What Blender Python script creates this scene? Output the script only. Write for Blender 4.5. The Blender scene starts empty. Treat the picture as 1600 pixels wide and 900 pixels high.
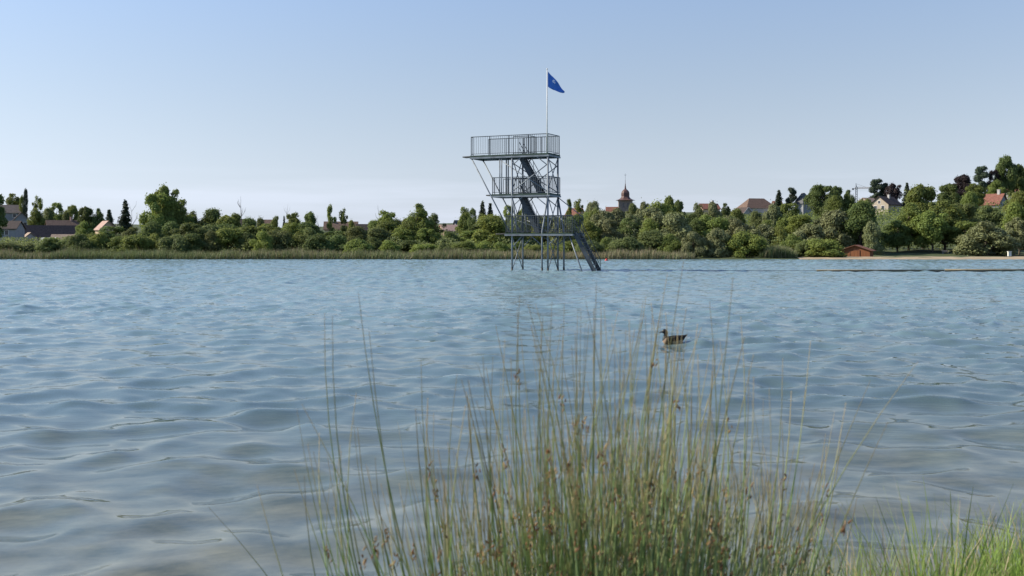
import bpy, math, random
import numpy as np
from mathutils import Vector, Matrix

S = bpy.context.scene
C = S.collection
R = math.radians
F = 1555.0          # focal length in photo pixels (35 mm lens on 36 mm sensor, 1600 px wide)
HY = 374.0          # horizon row
CZ = 2.0            # eye height above the water

# ---------------------------------------------------------------- camera, sky, sun
cam = bpy.data.cameras.new('camera')
cam.lens = 35.0; cam.sensor_width = 36.0
cam.shift_y = -(450 - HY) / 1600
cam.clip_start = 0.1; cam.clip_end = 6000
cam.dof.use_dof = True; cam.dof.focus_distance = 50.0; cam.dof.aperture_fstop = 6.0
co = bpy.data.objects.new('camera', cam); C.objects.link(co)
co.location = (0, 0, CZ); co.rotation_euler = (R(90), 0, 0)
S.camera = co

SUN_EL, SUN_AZ = 33.0, 278.0      # azimuth clockwise from +Y (view direction)
w = bpy.data.worlds.new('World'); S.world = w; w.use_nodes = True
nt = w.node_tree; nt.nodes.clear()
def N(t, typ, **kw):
    n = t.nodes.new(typ)
    for k, v in kw.items():
        if k.startswith('i_'):
            n.inputs[k[2:].replace('_', ' ')].default_value = v
        else:
            setattr(n, k, v)
    return n
sky = N(nt, 'ShaderNodeTexSky', sky_type='NISHITA', sun_disc=False)
sky.sun_elevation = R(SUN_EL); sky.sun_rotation = R(SUN_AZ)
sky.air_density = 1.2; sky.dust_density = 0.2; sky.ozone_density = 1.0; sky.altitude = 0
tc = N(nt, 'ShaderNodeTexCoord')
mp = N(nt, 'ShaderNodeMapping'); mp.inputs['Scale'].default_value = (2.2, 2.2, 34)
nz = N(nt, 'ShaderNodeTexNoise'); nz.inputs['Scale'].default_value = 1.6; nz.inputs['Detail'].default_value = 6
cr = N(nt, 'ShaderNodeMapRange'); cr.inputs[1].default_value = 0.42; cr.inputs[2].default_value = 0.64
sx = N(nt, 'ShaderNodeSeparateXYZ')
band = N(nt, 'ShaderNodeMapRange'); band.inputs[1].default_value = 0.072; band.inputs[2].default_value = 0.045
mul = N(nt, 'ShaderNodeMath', operation='MULTIPLY')
mul2 = N(nt, 'ShaderNodeMath', operation='MULTIPLY'); mul2.inputs[1].default_value = 0.42
mix = N(nt, 'ShaderNodeMix', data_type='RGBA'); mix.inputs['B'].default_value = (9.5, 8.4, 7.2, 1)
bg = N(nt, 'ShaderNodeBackground'); bg.inputs['Strength'].default_value = 0.107
tint = N(nt, 'ShaderNodeVectorMath', operation='MULTIPLY'); tint.inputs[1].default_value = (0.958, 1.0, 1.185)
out = N(nt, 'ShaderNodeOutputWorld')
L = nt.links.new
L(tc.outputs['Generated'], mp.inputs['Vector']); L(mp.outputs[0], nz.inputs['Vector'])
L(nz.outputs['Fac'], cr.inputs[0]); L(tc.outputs['Generated'], sx.inputs[0]); L(sx.outputs['Z'], band.inputs[0])
L(cr.outputs[0], mul.inputs[0]); L(band.outputs[0], mul.inputs[1]); L(mul.outputs[0], mul2.inputs[0])
L(mul2.outputs[0], mix.inputs['Factor']); L(sky.outputs[0], mix.inputs['A'])
# humid air low over the horizon: whiter and bluer than the clear-sky model
bw = N(nt, 'ShaderNodeRGBToBW'); hz = N(nt, 'ShaderNodeVectorMath', operation='SCALE'); hz.inputs[0].default_value = (.545, .597, .615)
hf = N(nt, 'ShaderNodeMapRange', interpolation_type='SMOOTHSTEP'); hf.inputs[1].default_value = .46; hf.inputs[2].default_value = -.02; hf.inputs[4].default_value = .90
hm = N(nt, 'ShaderNodeMix', data_type='RGBA')
L(mix.outputs['Result'], bw.inputs[0]); L(bw.outputs[0], hz.inputs['Scale']); L(sx.outputs['Z'], hf.inputs[0])
L(hf.outputs[0], hm.inputs['Factor']); L(mix.outputs['Result'], hm.inputs['A']); L(hz.outputs[0], hm.inputs['B'])
L(hm.outputs['Result'], tint.inputs[0]); L(tint.outputs[0], bg.inputs['Color']); L(bg.outputs[0], out.inputs['Surface'])

sl = bpy.data.lights.new('sun', 'SUN'); sl.energy = 5.0; sl.angle = R(0.5); sl.color = (1.0, 0.90, 0.72)
so = bpy.data.objects.new('sun', sl); C.objects.link(so)
sdir = Vector((math.sin(R(SUN_AZ)) * math.cos(R(SUN_EL)), math.cos(R(SUN_AZ)) * math.cos(R(SUN_EL)), math.sin(R(SUN_EL))))
so.rotation_euler = (-sdir).to_track_quat('-Z', 'Y').to_euler(); so.location = (-60, 0, 60)

S.view_settings.view_transform = 'Standard'; S.view_settings.look = 'None'
S.view_settings.exposure = 0.62; S.view_settings.gamma = 1.0
S.render.engine = 'CYCLES'
S.cycles.use_denoising = True
S.cycles.max_bounces = 6; S.cycles.transparent_max_bounces = 12
S.cycles.caustics_reflective = False; S.cycles.caustics_refractive = False

# ---------------------------------------------------------------- helpers
def wx(px, D): return (px - 800) / F * D
def wz(py, D): return CZ - (py - HY) / F * D

def sstep(a, b, t):
    t = np.clip((np.asarray(t, float) - a) / (b - a), 0, 1)
    return t * t * (3 - 2 * t)

PXK = [-2000, 0, 200, 400, 850, 1000, 1350, 1600, 3500]
A1K = [0.3, 0.3, 0.6, 0.8, 3.0, 6.0, 8.0, 12.5, 14]
A2K = [9, 9, 7, 5, 6, 6, 6, 8, 8]
def gz(px, D):
    px = np.asarray(px, float); D = np.asarray(D, float)
    sh = 100.2
    z = -1.2 + 1.28 * sstep(sh - 5, sh + 1.0, D) + 0.7 * sstep(111, 128, D)
    z = z + np.interp(px, PXK, A1K) * sstep(130, 300, D) + np.interp(px, PXK, A2K) * sstep(290, 420, D)
    return z

def tag(o, label=None, cat=None, group=None, kind=None):
    if label: o['label'] = label
    if cat: o['category'] = cat
    if group: o['group'] = group
    if kind: o['kind'] = kind
    return o

def empty(name, loc=(0, 0, 0), rz=0.0):
    o = bpy.data.objects.new(name, None); C.objects.link(o)
    o.location = loc; o.rotation_euler = (0, 0, rz); o.empty_display_size = 0.2
    return o

def np_mesh(name, verts, faces, mats, midx=None, smooth=False, attrs=None):
    """verts (n,3); faces (m,k) array or list of tuples"""
    me = bpy.data.meshes.new(name)
    verts = np.asarray(verts, np.float32)
    if isinstance(faces, np.ndarray):
        m, k = faces.shape
        me.vertices.add(len(verts)); me.vertices.foreach_set('co', verts.ravel())
        me.loops.add(m * k); me.loops.foreach_set('vertex_index', faces.astype(np.int32).ravel())
        me.polygons.add(m)
        me.polygons.foreach_set('loop_start', np.arange(0, m * k, k, dtype=np.int32))
        me.update(calc_edges=True)
    else:
        me.from_pydata(verts.tolist(), [], faces); me.update()
    for mt in mats: me.materials.append(mt)
    if midx is not None: me.polygons.foreach_set('material_index', np.asarray(midx, np.int32))
    me.polygons.foreach_set('use_smooth', np.full(len(me.polygons), smooth))
    if attrs:
        for an, arr in attrs.items():
            a = me.attributes.new(an, 'FLOAT', 'POINT'); a.data.foreach_set('value', np.asarray(arr, np.float32))
    me.validate(); me.update()
    return me

def link(name, me, parent=None):
    o = bpy.data.objects.new(name, me); C.objects.link(o)
    if parent is not None: o.parent = parent
    return o

class MB:
    def __init__(s): s.v = []; s.f = []; s.m = []
    def add(s, vs, fs, mi=0):
        b = len(s.v); s.v += [tuple(p) for p in vs]; s.f += [tuple(i + b for i in f) for f in fs]; s.m += [mi] * len(fs)
    def box(s, a, b, mi=0):
        (x0, y0, z0), (x1, y1, z1) = a, b
        s.add([(x0,y0,z0),(x1,y0,z0),(x1,y1,z0),(x0,y1,z0),(x0,y0,z1),(x1,y0,z1),(x1,y1,z1),(x0,y1,z1)],
              [(3,2,1,0),(4,5,6,7),(0,1,5,4),(1,2,6,5),(2,3,7,6),(3,0,4,7)], mi)
    def tube(s, pts, rad, n=8, mi=0, cap=True):
        pts = [Vector(p) for p in pts]
        if not hasattr(rad, '__len__'): rad = [rad] * len(pts)
        rings = []
        prev = None
        for i, p in enumerate(pts):
            t = (pts[min(i + 1, len(pts) - 1)] - pts[max(i - 1, 0)]).normalized()
            if prev is None:
                a = Vector((0, 0, 1)) if abs(t.z) < 0.9 else Vector((1, 0, 0))
                u = t.cross(a).normalized()
            else:
                u = (prev - t * prev.dot(t)).normalized()
            prev = u; v = t.cross(u)
            rings.append([p + (u * math.cos(2*math.pi*k/n) + v * math.sin(2*math.pi*k/n)) * rad[i] for k in range(n)])
        vs = [q for r in rings for q in r]
        fs = []
        for i in range(len(pts) - 1):
            for k in range(n):
                a = i*n + k; b = i*n + (k+1) % n
                fs.append((a, b, b + n, a + n))
        if cap:
            fs.append(tuple(range(n - 1, -1, -1))); fs.append(tuple((len(pts)-1)*n + k for k in range(n)))
        s.add(vs, fs, mi)
    def beam(s, p0, p1, w, h, mi=0):
        p0 = Vector(p0); p1 = Vector(p1); t = (p1 - p0).normalized()
        a = Vector((0, 0, 1)) if abs(t.z) < 0.95 else Vector((1, 0, 0))
        u = t.cross(a).normalized() * (w / 2); v = u.normalized().cross(t).normalized() * (h / 2)
        vs = [p + su*u + sv*v for p in (p0, p1) for su, sv in ((-1,-1),(1,-1),(1,1),(-1,1))]
        s.add(vs, [(3,2,1,0),(4,5,6,7),(0,1,5,4),(1,2,6,5),(2,3,7,6),(3,0,4,7)], mi)
    def build(s, name, mats, parent=None, smooth=False, loc=None):
        if not isinstance(mats, (list, tuple)): mats = [mats]
        me = np_mesh(name, s.v, s.f, mats, s.m, smooth)
        o = link(name, me, parent)
        if loc is not None: o.location = loc
        return o

# ---------------------------------------------------------------- materials
def mat(name):
    m = bpy.data.materials.new(name); m.use_nodes = True; m.node_tree.nodes.clear(); return m

def surf(name, col, rough=0.8, metal=0.0, var=0.25, scale=3.0, bump=0.0, spec=0.3, stretch=(1, 1, 1)):
    m = mat(name); t = m.node_tree; l = t.links.new
    b = N(t, 'ShaderNodeBsdfPrincipled'); o = N(t, 'ShaderNodeOutputMaterial')
    b.inputs['Roughness'].default_value = rough; b.inputs['Metallic'].default_value = metal
    b.inputs['Specular IOR Level'].default_value = spec
    c = N(t, 'ShaderNodeTexCoord'); mpn = N(t, 'ShaderNodeMapping'); mpn.inputs['Scale'].default_value = stretch
    n = N(t, 'ShaderNodeTexNoise'); n.inputs['Scale'].default_value = scale; n.inputs['Detail'].default_value = 6
    l(c.outputs['Object'], mpn.inputs[0]); l(mpn.outputs[0], n.inputs['Vector'])
    r = N(t, 'ShaderNodeMapRange'); r.inputs[1].default_value = .3; r.inputs[2].default_value = .7
    r.inputs[3].default_value = 1 - var; r.inputs[4].default_value = 1 + var
    l(n.outputs['Fac'], r.inputs[0])
    mx = N(t, 'ShaderNodeVectorMath', operation='SCALE'); mx.inputs[0].default_value = col
    l(r.outputs[0], mx.inputs['Scale']); l(mx.outputs[0], b.inputs['Base Color'])
    if bump:
        bp = N(t, 'ShaderNodeBump'); bp.inputs['Strength'].default_value = bump; bp.inputs['Distance'].default_value = 0.02
        l(n.outputs['Fac'], bp.inputs['Height']); l(bp.outputs[0], b.inputs['Normal'])
    l(b.outputs[0], o.inputs['Surface'])
    return m

def leafmat(name, col, tr=0.40, var=0.24, hue=0.012, spec=0.25):
    m = mat(name); t = m.node_tree; l = t.links.new
    o = N(t, 'ShaderNodeOutputMaterial')
    g = N(t, 'ShaderNodeNewGeometry'); oi = N(t, 'ShaderNodeObjectInfo')
    r = N(t, 'ShaderNodeMapRange'); r.inputs[3].default_value = 1 - var; r.inputs[4].default_value = 1 + var
    l(g.outputs['Random Per Island'], r.inputs[0])
    r2 = N(t, 'ShaderNodeMapRange'); r2.inputs[3].default_value = 0.8; r2.inputs[4].default_value = 1.2
    l(oi.outputs['Random'], r2.inputs[0])
    r3 = N(t, 'ShaderNodeMapRange'); r3.inputs[3].default_value = 0.5 - hue; r3.inputs[4].default_value = 0.5 + hue
    l(oi.outputs['Random'], r3.inputs[0])
    mm = N(t, 'ShaderNodeMath', operation='MULTIPLY'); l(r.outputs[0], mm.inputs[0]); l(r2.outputs[0], mm.inputs[1])
    h = N(t, 'ShaderNodeHueSaturation'); h.inputs['Color'].default_value = (*col, 1)
    l(mm.outputs[0], h.inputs['Value']); l(r3.outputs[0], h.inputs['Hue'])
    d = N(t, 'ShaderNodeBsdfPrincipled'); d.inputs['Roughness'].default_value = 0.6; d.inputs['Specular IOR Level'].default_value = spec
    tr_ = N(t, 'ShaderNodeBsdfTranslucent'); h2 = N(t, 'ShaderNodeHueSaturation'); h2.inputs['Hue'].default_value = 0.48
    h2.inputs['Value'].default_value = 1.3
    l(h.outputs[0], d.inputs['Base Color']); l(h.outputs[0], h2.inputs['Color']); l(h2.outputs[0], tr_.inputs['Color'])
    ms = N(t, 'ShaderNodeMixShader'); ms.inputs[0].default_value = tr
    l(d.outputs[0], ms.inputs[1]); l(tr_.outputs[0], ms.inputs[2]); l(ms.outputs[0], o.inputs['Surface'])
    return m

M = {}
M['mid'] = leafmat('leaf_mid_green', (0.158, 0.202, 0.052))
M['bright'] = leafmat('leaf_bright_green', (0.190, 0.235, 0.058))
M['dark'] = leafmat('leaf_dark_green', (0.112, 0.154, 0.048))
M['willow'] = leafmat('leaf_grey_green', (0.190, 0.208, 0.095), tr=0.2)
M['olive'] = leafmat('leaf_olive_green', (0.145, 0.178, 0.064))
M['conifer'] = leafmat('needle_blue_green', (0.050, 0.072, 0.042), tr=0.1)
M['purple'] = leafmat('leaf_dark_purple', (0.035, 0.024, 0.026), tr=0.15)
M['bark'] = surf('bark', (0.10, 0.085, 0.065), 0.9, var=0.4, scale=4)
M['deadwood'] = surf('dead_wood', (0.17, 0.155, 0.135), 0.9, var=0.3, scale=4)
M['steel'] = surf('galvanised_steel', (0.155, 0.180, 0.208), 0.62, metal=0.3, var=0.35, scale=2.5, spec=0.5)
M['steel_dark'] = surf('weathered_steel', (0.05, 0.064, 0.078), 0.5, metal=0.4, var=0.3, scale=2.0)
M['deck'] = surf('green_deck_coating', (0.035, 0.06, 0.05), 0.75, var=0.3, scale=3)
M['wood'] = surf('weathered_board', (0.085, 0.08, 0.072), 0.85, var=0.3, scale=4)
M['pole'] = surf('painted_pole', (0.62, 0.60, 0.55), 0.45, var=0.12, scale=1.5)
M['roof_dark'] = surf('dark_brown_tiles', (0.060, 0.044, 0.040), 0.85, var=0.35, scale=2.5)
M['roof_brown'] = surf('brown_tiles', (0.125, 0.082, 0.062), 0.85, var=0.35, scale=2.5)
M['roof_tan'] = surf('tan_tiles', (0.27, 0.20, 0.15), 0.85, var=0.25, scale=2.5)
M['roof_red'] = surf('red_tiles', (0.185, 0.080, 0.058), 0.85, var=0.3, scale=2.5)
M['roof_pink'] = surf('faded_pink_tiles', (0.36, 0.24, 0.20), 0.85, var=0.25, scale=2.5)
M['slate'] = surf('slate', (0.055, 0.060, 0.072), 0.6, var=0.3, scale=3)
M['cream'] = surf('cream_render', (0.36, 0.31, 0.25), 0.9, var=0.12, scale=0.8)
M['white'] = surf('white_render', (0.42, 0.41, 0.40), 0.9, var=0.12, scale=0.8)
M['grey'] = surf('grey_render', (0.23, 0.24, 0.255), 0.9, var=0.15, scale=0.8)
M['beige'] = surf('beige_render', (0.48, 0.37, 0.27), 0.9, var=0.15, scale=0.8)
M['stone'] = surf('church_stone', (0.20, 0.165, 0.15), 0.9, var=0.2, scale=1.2)
M['copper'] = surf('dome_tiles', (0.095, 0.052, 0.046), 0.6, var=0.3, scale=2)
M['glass'] = surf('window_glass', (0.03, 0.035, 0.045), 0.15, var=0.1, spec=0.6)
M['frame'] = surf('window_frame', (0.6, 0.58, 0.55), 0.7, var=0.1)
M['shed'] = surf('orange_brown_boards', (0.21, 0.082, 0.036), 0.8, var=0.3, scale=3, stretch=(6, 6, .4))
M['shed_roof'] = surf('rust_roofing', (0.17, 0.075, 0.050), 0.8, var=0.25, scale=3)
M['flag'] = surf('blue_flag_cloth', (0.040, 0.14, 0.46), 0.8, var=0.08)
M['flag_white'] = surf('white_flag_print', (0.7, 0.72, 0.75), 0.8, var=0.05)
M['red_buoy'] = surf('red_plastic', (0.45, 0.04, 0.025), 0.45, var=0.1)
M['boom'] = surf('boom_float', (0.20, 0.175, 0.125), 0.8, var=0.3, scale=1.5)
M['boom_dark'] = surf('boom_wet_side', (0.045, 0.045, 0.04), 0.5, var=0.3)
M['pale'] = surf('pale_paint', (0.68, 0.67, 0.62), 0.7, var=0.1)

# ---------------------------------------------------------------- ground: far shore
def terrain():
    ds = np.concatenate([np.arange(93, 104, .5), np.arange(104, 140, 2), np.arange(140, 450, 8), [480, 560, 700, 1000, 1600, 2600, 4500]])
    pxs = np.concatenate([np.arange(-3600, -400, 200), np.arange(-400, 2000, 20), np.arange(2000, 5400, 200)]).astype(float)
    P, D = np.meshgrid(pxs, ds)
    X = wx(P, D)
    rng = np.random.default_rng(3)
    Z = gz(P, D) + rng.normal(0, .05, P.shape) * (D > 101)
    v = np.stack([X, D + .35 * np.sin(X * .23) + .2 * np.sin(X * .71), Z], -1).reshape(-1, 3)
    r, c = P.shape
    i = np.arange(r * c).reshape(r, c)
    f = np.stack([i[:-1, :-1], i[:-1, 1:], i[1:, 1:], i[1:, :-1]], -1).reshape(-1, 4)
    m = surf('shore_turf', (0.055, 0.072, 0.028), 0.95, var=0.4, scale=0.4)
    o = link('ground', np_mesh('ground', v, f, [m], smooth=True)); tag(o, kind='structure')
    # sandy beach on the right of the far shore
    ds = np.linspace(98.5, 107.5, 24); xs = np.linspace(29, 130, 90)
    X, D = np.meshgrid(xs, ds)
    px = 800 + X / D * F
    edge = np.clip((X - 29) / 12, 0, 1) ** .6
    D2 = 98.5 + (D - 98.5) * (0.45 + 0.55 * edge)
    Z = gz(px, D2) + .06 + rng.normal(0, .012, X.shape)
    Z[-1] -= .3
    v = np.stack([X, D2 + .35 * np.sin(X * .23) + .2 * np.sin(X * .71), Z], -1).reshape(-1, 3)
    r, c = X.shape; i = np.arange(r * c).reshape(r, c)
    f = np.stack([i[:-1, :-1], i[:-1, 1:], i[1:, 1:], i[1:, :-1]], -1).reshape(-1, 4)
    m = surf('beach_sand', (0.33, 0.26, 0.17), 0.95, var=0.2, scale=0.6)
    tag(link('beach', np_mesh('beach', v, f, [m], smooth=True)), kind='structure')
terrain()

# near bank and lake bed: one sheet, from behind the camera down into the deep water
def shore_y(x): return 3.75 + 1.75 * sstep(0.9, 2.6, x) + .15 * np.sin(np.asarray(x) * 2.3) - .5 * sstep(-1, -6, x)
def bed_z(x, y):
    d = y - shore_y(x)
    return np.where(d < 0, 0.03 + .72 * (1 - np.exp(d * 0.9)), -.10 * sstep(0, .5, d) - .11 * d - .5 * sstep(10, 40, d) - 1.5 * sstep(25, 60, d)) 
def bed():
    ys = np.concatenate([np.arange(-12, 0, 1), np.arange(0, 16, .15), np.arange(16, 104, 2.5)])
    xs = np.concatenate([np.arange(-120, -12, 6), np.arange(-12, 12, .2), np.arange(12, 121, 6)])
    X, Y = np.meshgrid(xs, ys)
    rng = np.random.default_rng(9)
    Z = bed_z(X, Y) + rng.normal(0, .008, X.shape)
    Z = np.where(Y > 60, np.maximum(Z, -5), Z)
    v = np.stack([X, Y, Z], -1).reshape(-1, 3)
    r, c = X.shape; i = np.arange(r * c).reshape(r, c)
    f = np.stack([i[:-1, :-1], i[:-1, 1:], i[1:, 1:], i[1:, :-1]], -1).reshape(-1, 4)
    m = mat('lake_bed_silt'); t = m.node_tree; l = t.links.new
    b = N(t, 'ShaderNodeBsdfPrincipled'); o = N(t, 'ShaderNodeOutputMaterial'); b.inputs['Roughness'].default_value = .95
    g = N(t, 'ShaderNodeNewGeometry'); sp = N(t, 'ShaderNodeSeparateXYZ'); l(g.outputs['Position'], sp.inputs[0])
    n = N(t, 'ShaderNodeTexNoise'); n.inputs['Scale'].default_value = 1.3; n.inputs['Detail'].default_value = 8; n.inputs['Roughness'].default_value = .65
    l(g.outputs['Position'], n.inputs['Vector'])
    rp = N(t, 'ShaderNodeValToRGB'); e = rp.color_ramp.elements
    e[0].position = .36; e[0].color = (0.065, 0.062, 0.046, 1); e[1].position = .66; e[1].color = (0.30, 0.265, 0.19, 1)
    l(n.outputs['Fac'], rp.inputs[0])
    mr = N(t, 'ShaderNodeMapRange'); mr.inputs[1].default_value = -.02; mr.inputs[2].default_value = .06
    l(sp.outputs['Z'], mr.inputs[0])
    mx = N(t, 'ShaderNodeMix', data_type='RGBA'); mx.inputs['B'].default_value = (0.055, 0.05, 0.03, 1)
    l(mr.outputs[0], mx.inputs['Factor']); l(rp.outputs[0], mx.inputs['A']); l(mx.outputs['Result'], b.inputs['Base Color'])
    l(b.outputs[0], o.inputs['Surface'])
    tag(link('lake_bed', np_mesh('lake_bed', v, f, [m], smooth=True)), kind='structure')
bed()

# ---------------------------------------------------------------- water
def water():
    rng = np.random.default_rng(21)
    ys = [2.6]
    while ys[-1] < 100.9: ys.append(ys[-1] + min(max(.008 * ys[-1], .028), .13))
    ys = np.array(ys)
    a = np.linspace(-.66, .66, 1050)
    ext = np.concatenate([np.linspace(.70, 1.2, 10), np.linspace(1.3, 3, 8)])
    a = np.concatenate([-ext[::-1], a, ext])
    A, Y = np.meshgrid(a, ys)
    X = A * (Y + 1.5)
    x = X.ravel().astype(np.float32); y = Y.ravel().astype(np.float32)
    dx = np.zeros_like(x); dy = np.zeros_like(x); z = np.zeros_like(x)
    dist = np.hypot(x, y)
    near = sstep(4, 22, dist).astype(np.float32)
    # slow patches of rougher and calmer water
    patch = (1 + .28 * np.sin(x * .13 + y * .09 + 1.0) * np.sin(y * .21 - x * .05 + .4)).astype(np.float32)
    NW = 84
    lam = np.exp(rng.uniform(np.log(.28), np.log(1.9), NW))
    for lm in lam:
        k = 2 * math.pi / lm
        th = math.pi * 1.5 + rng.normal(0.10, .78)     # travelling towards the camera
        kx, ky = k * math.cos(th), k * math.sin(th)
        slope = .0232 * (1.2 if lm > .55 else .95)
        if lm > 1.35: slope *= .62
        amp = slope / k
        wgt = patch * amp
        if lm < .6: wgt = wgt * (0.45 + .75 * near) * (1 - sstep(24, 55, dist) * (lm < .55))
        else: wgt = wgt * (0.85 + .25 * near)
        ph = (kx * x + ky * y + rng.uniform(0, 6.283)).astype(np.float32)
        c, s_ = np.cos(ph), np.sin(ph)
        z += wgt * c
        q = .85
        dx -= q * wgt * s_ * (kx / k); dy -= q * wgt * s_ * (ky / k)
    fade = sstep(2.9, 4.5, y) * sstep(101.2, 96, y)
    v = np.stack([x + dx * fade, y + dy * fade, z * fade * sstep(-.35, 1.6, y - shore_y(x))*.9 + z*.1*fade], -1)
    r, c = X.shape; i = np.arange(r * c).reshape(r, c)
    f = np.stack([i[:-1, :-1], i[:-1, 1:], i[1:, 1:], i[1:, :-1]], -1).reshape(-1, 4)
    depth = np.maximum(0, -bed_z(x, y))
    clear = np.exp(-depth * .55) * .92
    m = mat('lake_water'); t = m.node_tree; l = t.links.new
    o = N(t, 'ShaderNodeOutputMaterial')
    g = N(t, 'ShaderNodeNewGeometry')
    sp = N(t, 'ShaderNodeSeparateXYZ'); l(g.outputs['Position'], sp.inputs[0])
    mpn = N(t, 'ShaderNodeMapping'); mpn.inputs['Scale'].default_value = (1.0, 2.0, 1)
    l(g.outputs['Position'], mpn.inputs[0])
    n = N(t, 'ShaderNodeTexNoise'); n.inputs['Scale'].default_value = 3.8; n.inputs['Detail'].default_value = 5
    l(mpn.outputs[0], n.inputs['Vector'])
    st = N(t, 'ShaderNodeMapRange'); st.inputs[1].default_value = 12; st.inputs[2].default_value = 60
    st.inputs[3].default_value = .03; st.inputs[4].default_value = .65
    l(sp.outputs['Y'], st.inputs[0])
    bp = N(t, 'ShaderNodeBump'); bp.inputs['Distance'].default_value = .06
    l(st.outputs[0], bp.inputs['Strength']); l(n.outputs['Fac'], bp.inputs['Height'])
    fr = N(t, 'ShaderNodeFresnel'); fr.inputs['IOR'].default_value = 1.333; l(bp.outputs[0], fr.inputs['Normal'])
    io = N(t, 'ShaderNodeMapRange'); io.inputs[3].default_value = 1.333; io.inputs[4].default_value = 0.75   # same transmission from below
    l(g.outputs['Backfacing'], io.inputs[0]); l(io.outputs[0], fr.inputs['IOR'])
    gl = N(t, 'ShaderNodeBsdfGlossy'); gl.inputs['Roughness'].default_value = .015; l(bp.outputs[0], gl.inputs['Normal'])
    df = N(t, 'ShaderNodeBsdfDiffuse'); df.inputs['Color'].default_value = (0.175, 0.268, 0.292, 1)
    tp = N(t, 'ShaderNodeBsdfTransparent'); tp.inputs['Color'].default_value = (.93, .95, .94, 1)
    at = N(t, 'ShaderNodeAttribute', attribute_name='clear')
    b = N(t, 'ShaderNodeMixShader'); l(at.outputs['Fac'], b.inputs[0]); l(df.outputs[0], b.inputs[1]); l(tp.outputs[0], b.inputs[2])
    ms = N(t, 'ShaderNodeMixShader'); l(fr.outputs[0], ms.inputs[0]); l(b.outputs[0], ms.inputs[1]); l(gl.outputs[0], ms.inputs[2])
    l(ms.outputs[0], o.inputs['Surface'])
    ob = link('water', np_mesh('water', v, f, [m], smooth=True, attrs={'clear': clear}))
    tag(ob, kind='structure')
water()

# ---------------------------------------------------------------- foliage
def leaf_quads(cen, nor, size, rng, aspect=1.0, up=None):
    n = len(cen)
    nor = nor / np.maximum(np.linalg.norm(nor, axis=1, keepdims=True), 1e-6)
    t = rng.normal(size=(n, 3)) if up is None else up
    t = t - nor * np.sum(t * nor, 1, keepdims=True)
    t /= np.maximum(np.linalg.norm(t, axis=1, keepdims=True), 1e-6)
    b = np.cross(nor, t)
    s = (size if hasattr(size, '__len__') else np.full(n, size))[:, None]
    p0 = cen - t * s * aspect; p2 = cen + t * s * aspect
    fold = nor * s * .25
    p1 = cen + b * s * .62 + fold; p3 = cen - b * s * .62 + fold
    v = np.stack([p0, p1, p2, p3], 1).reshape(-1, 3)
    return v, np.arange(n * 4).reshape(n, 4)

def fit(v, Hn, z0):
    """scale crown cloud so that half width is 1 and it spans z0..Hn"""
    q = np.percentile(np.abs(v[:, :2]), 98.5)
    v[:, :2] /= q
    a, b = np.percentile(v[:, 2], .3), np.percentile(v[:, 2], 99.85)
    v[:, 2] = z0 + (v[:, 2] - a) / (b - a) * (Hn - z0)
    return v

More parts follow.
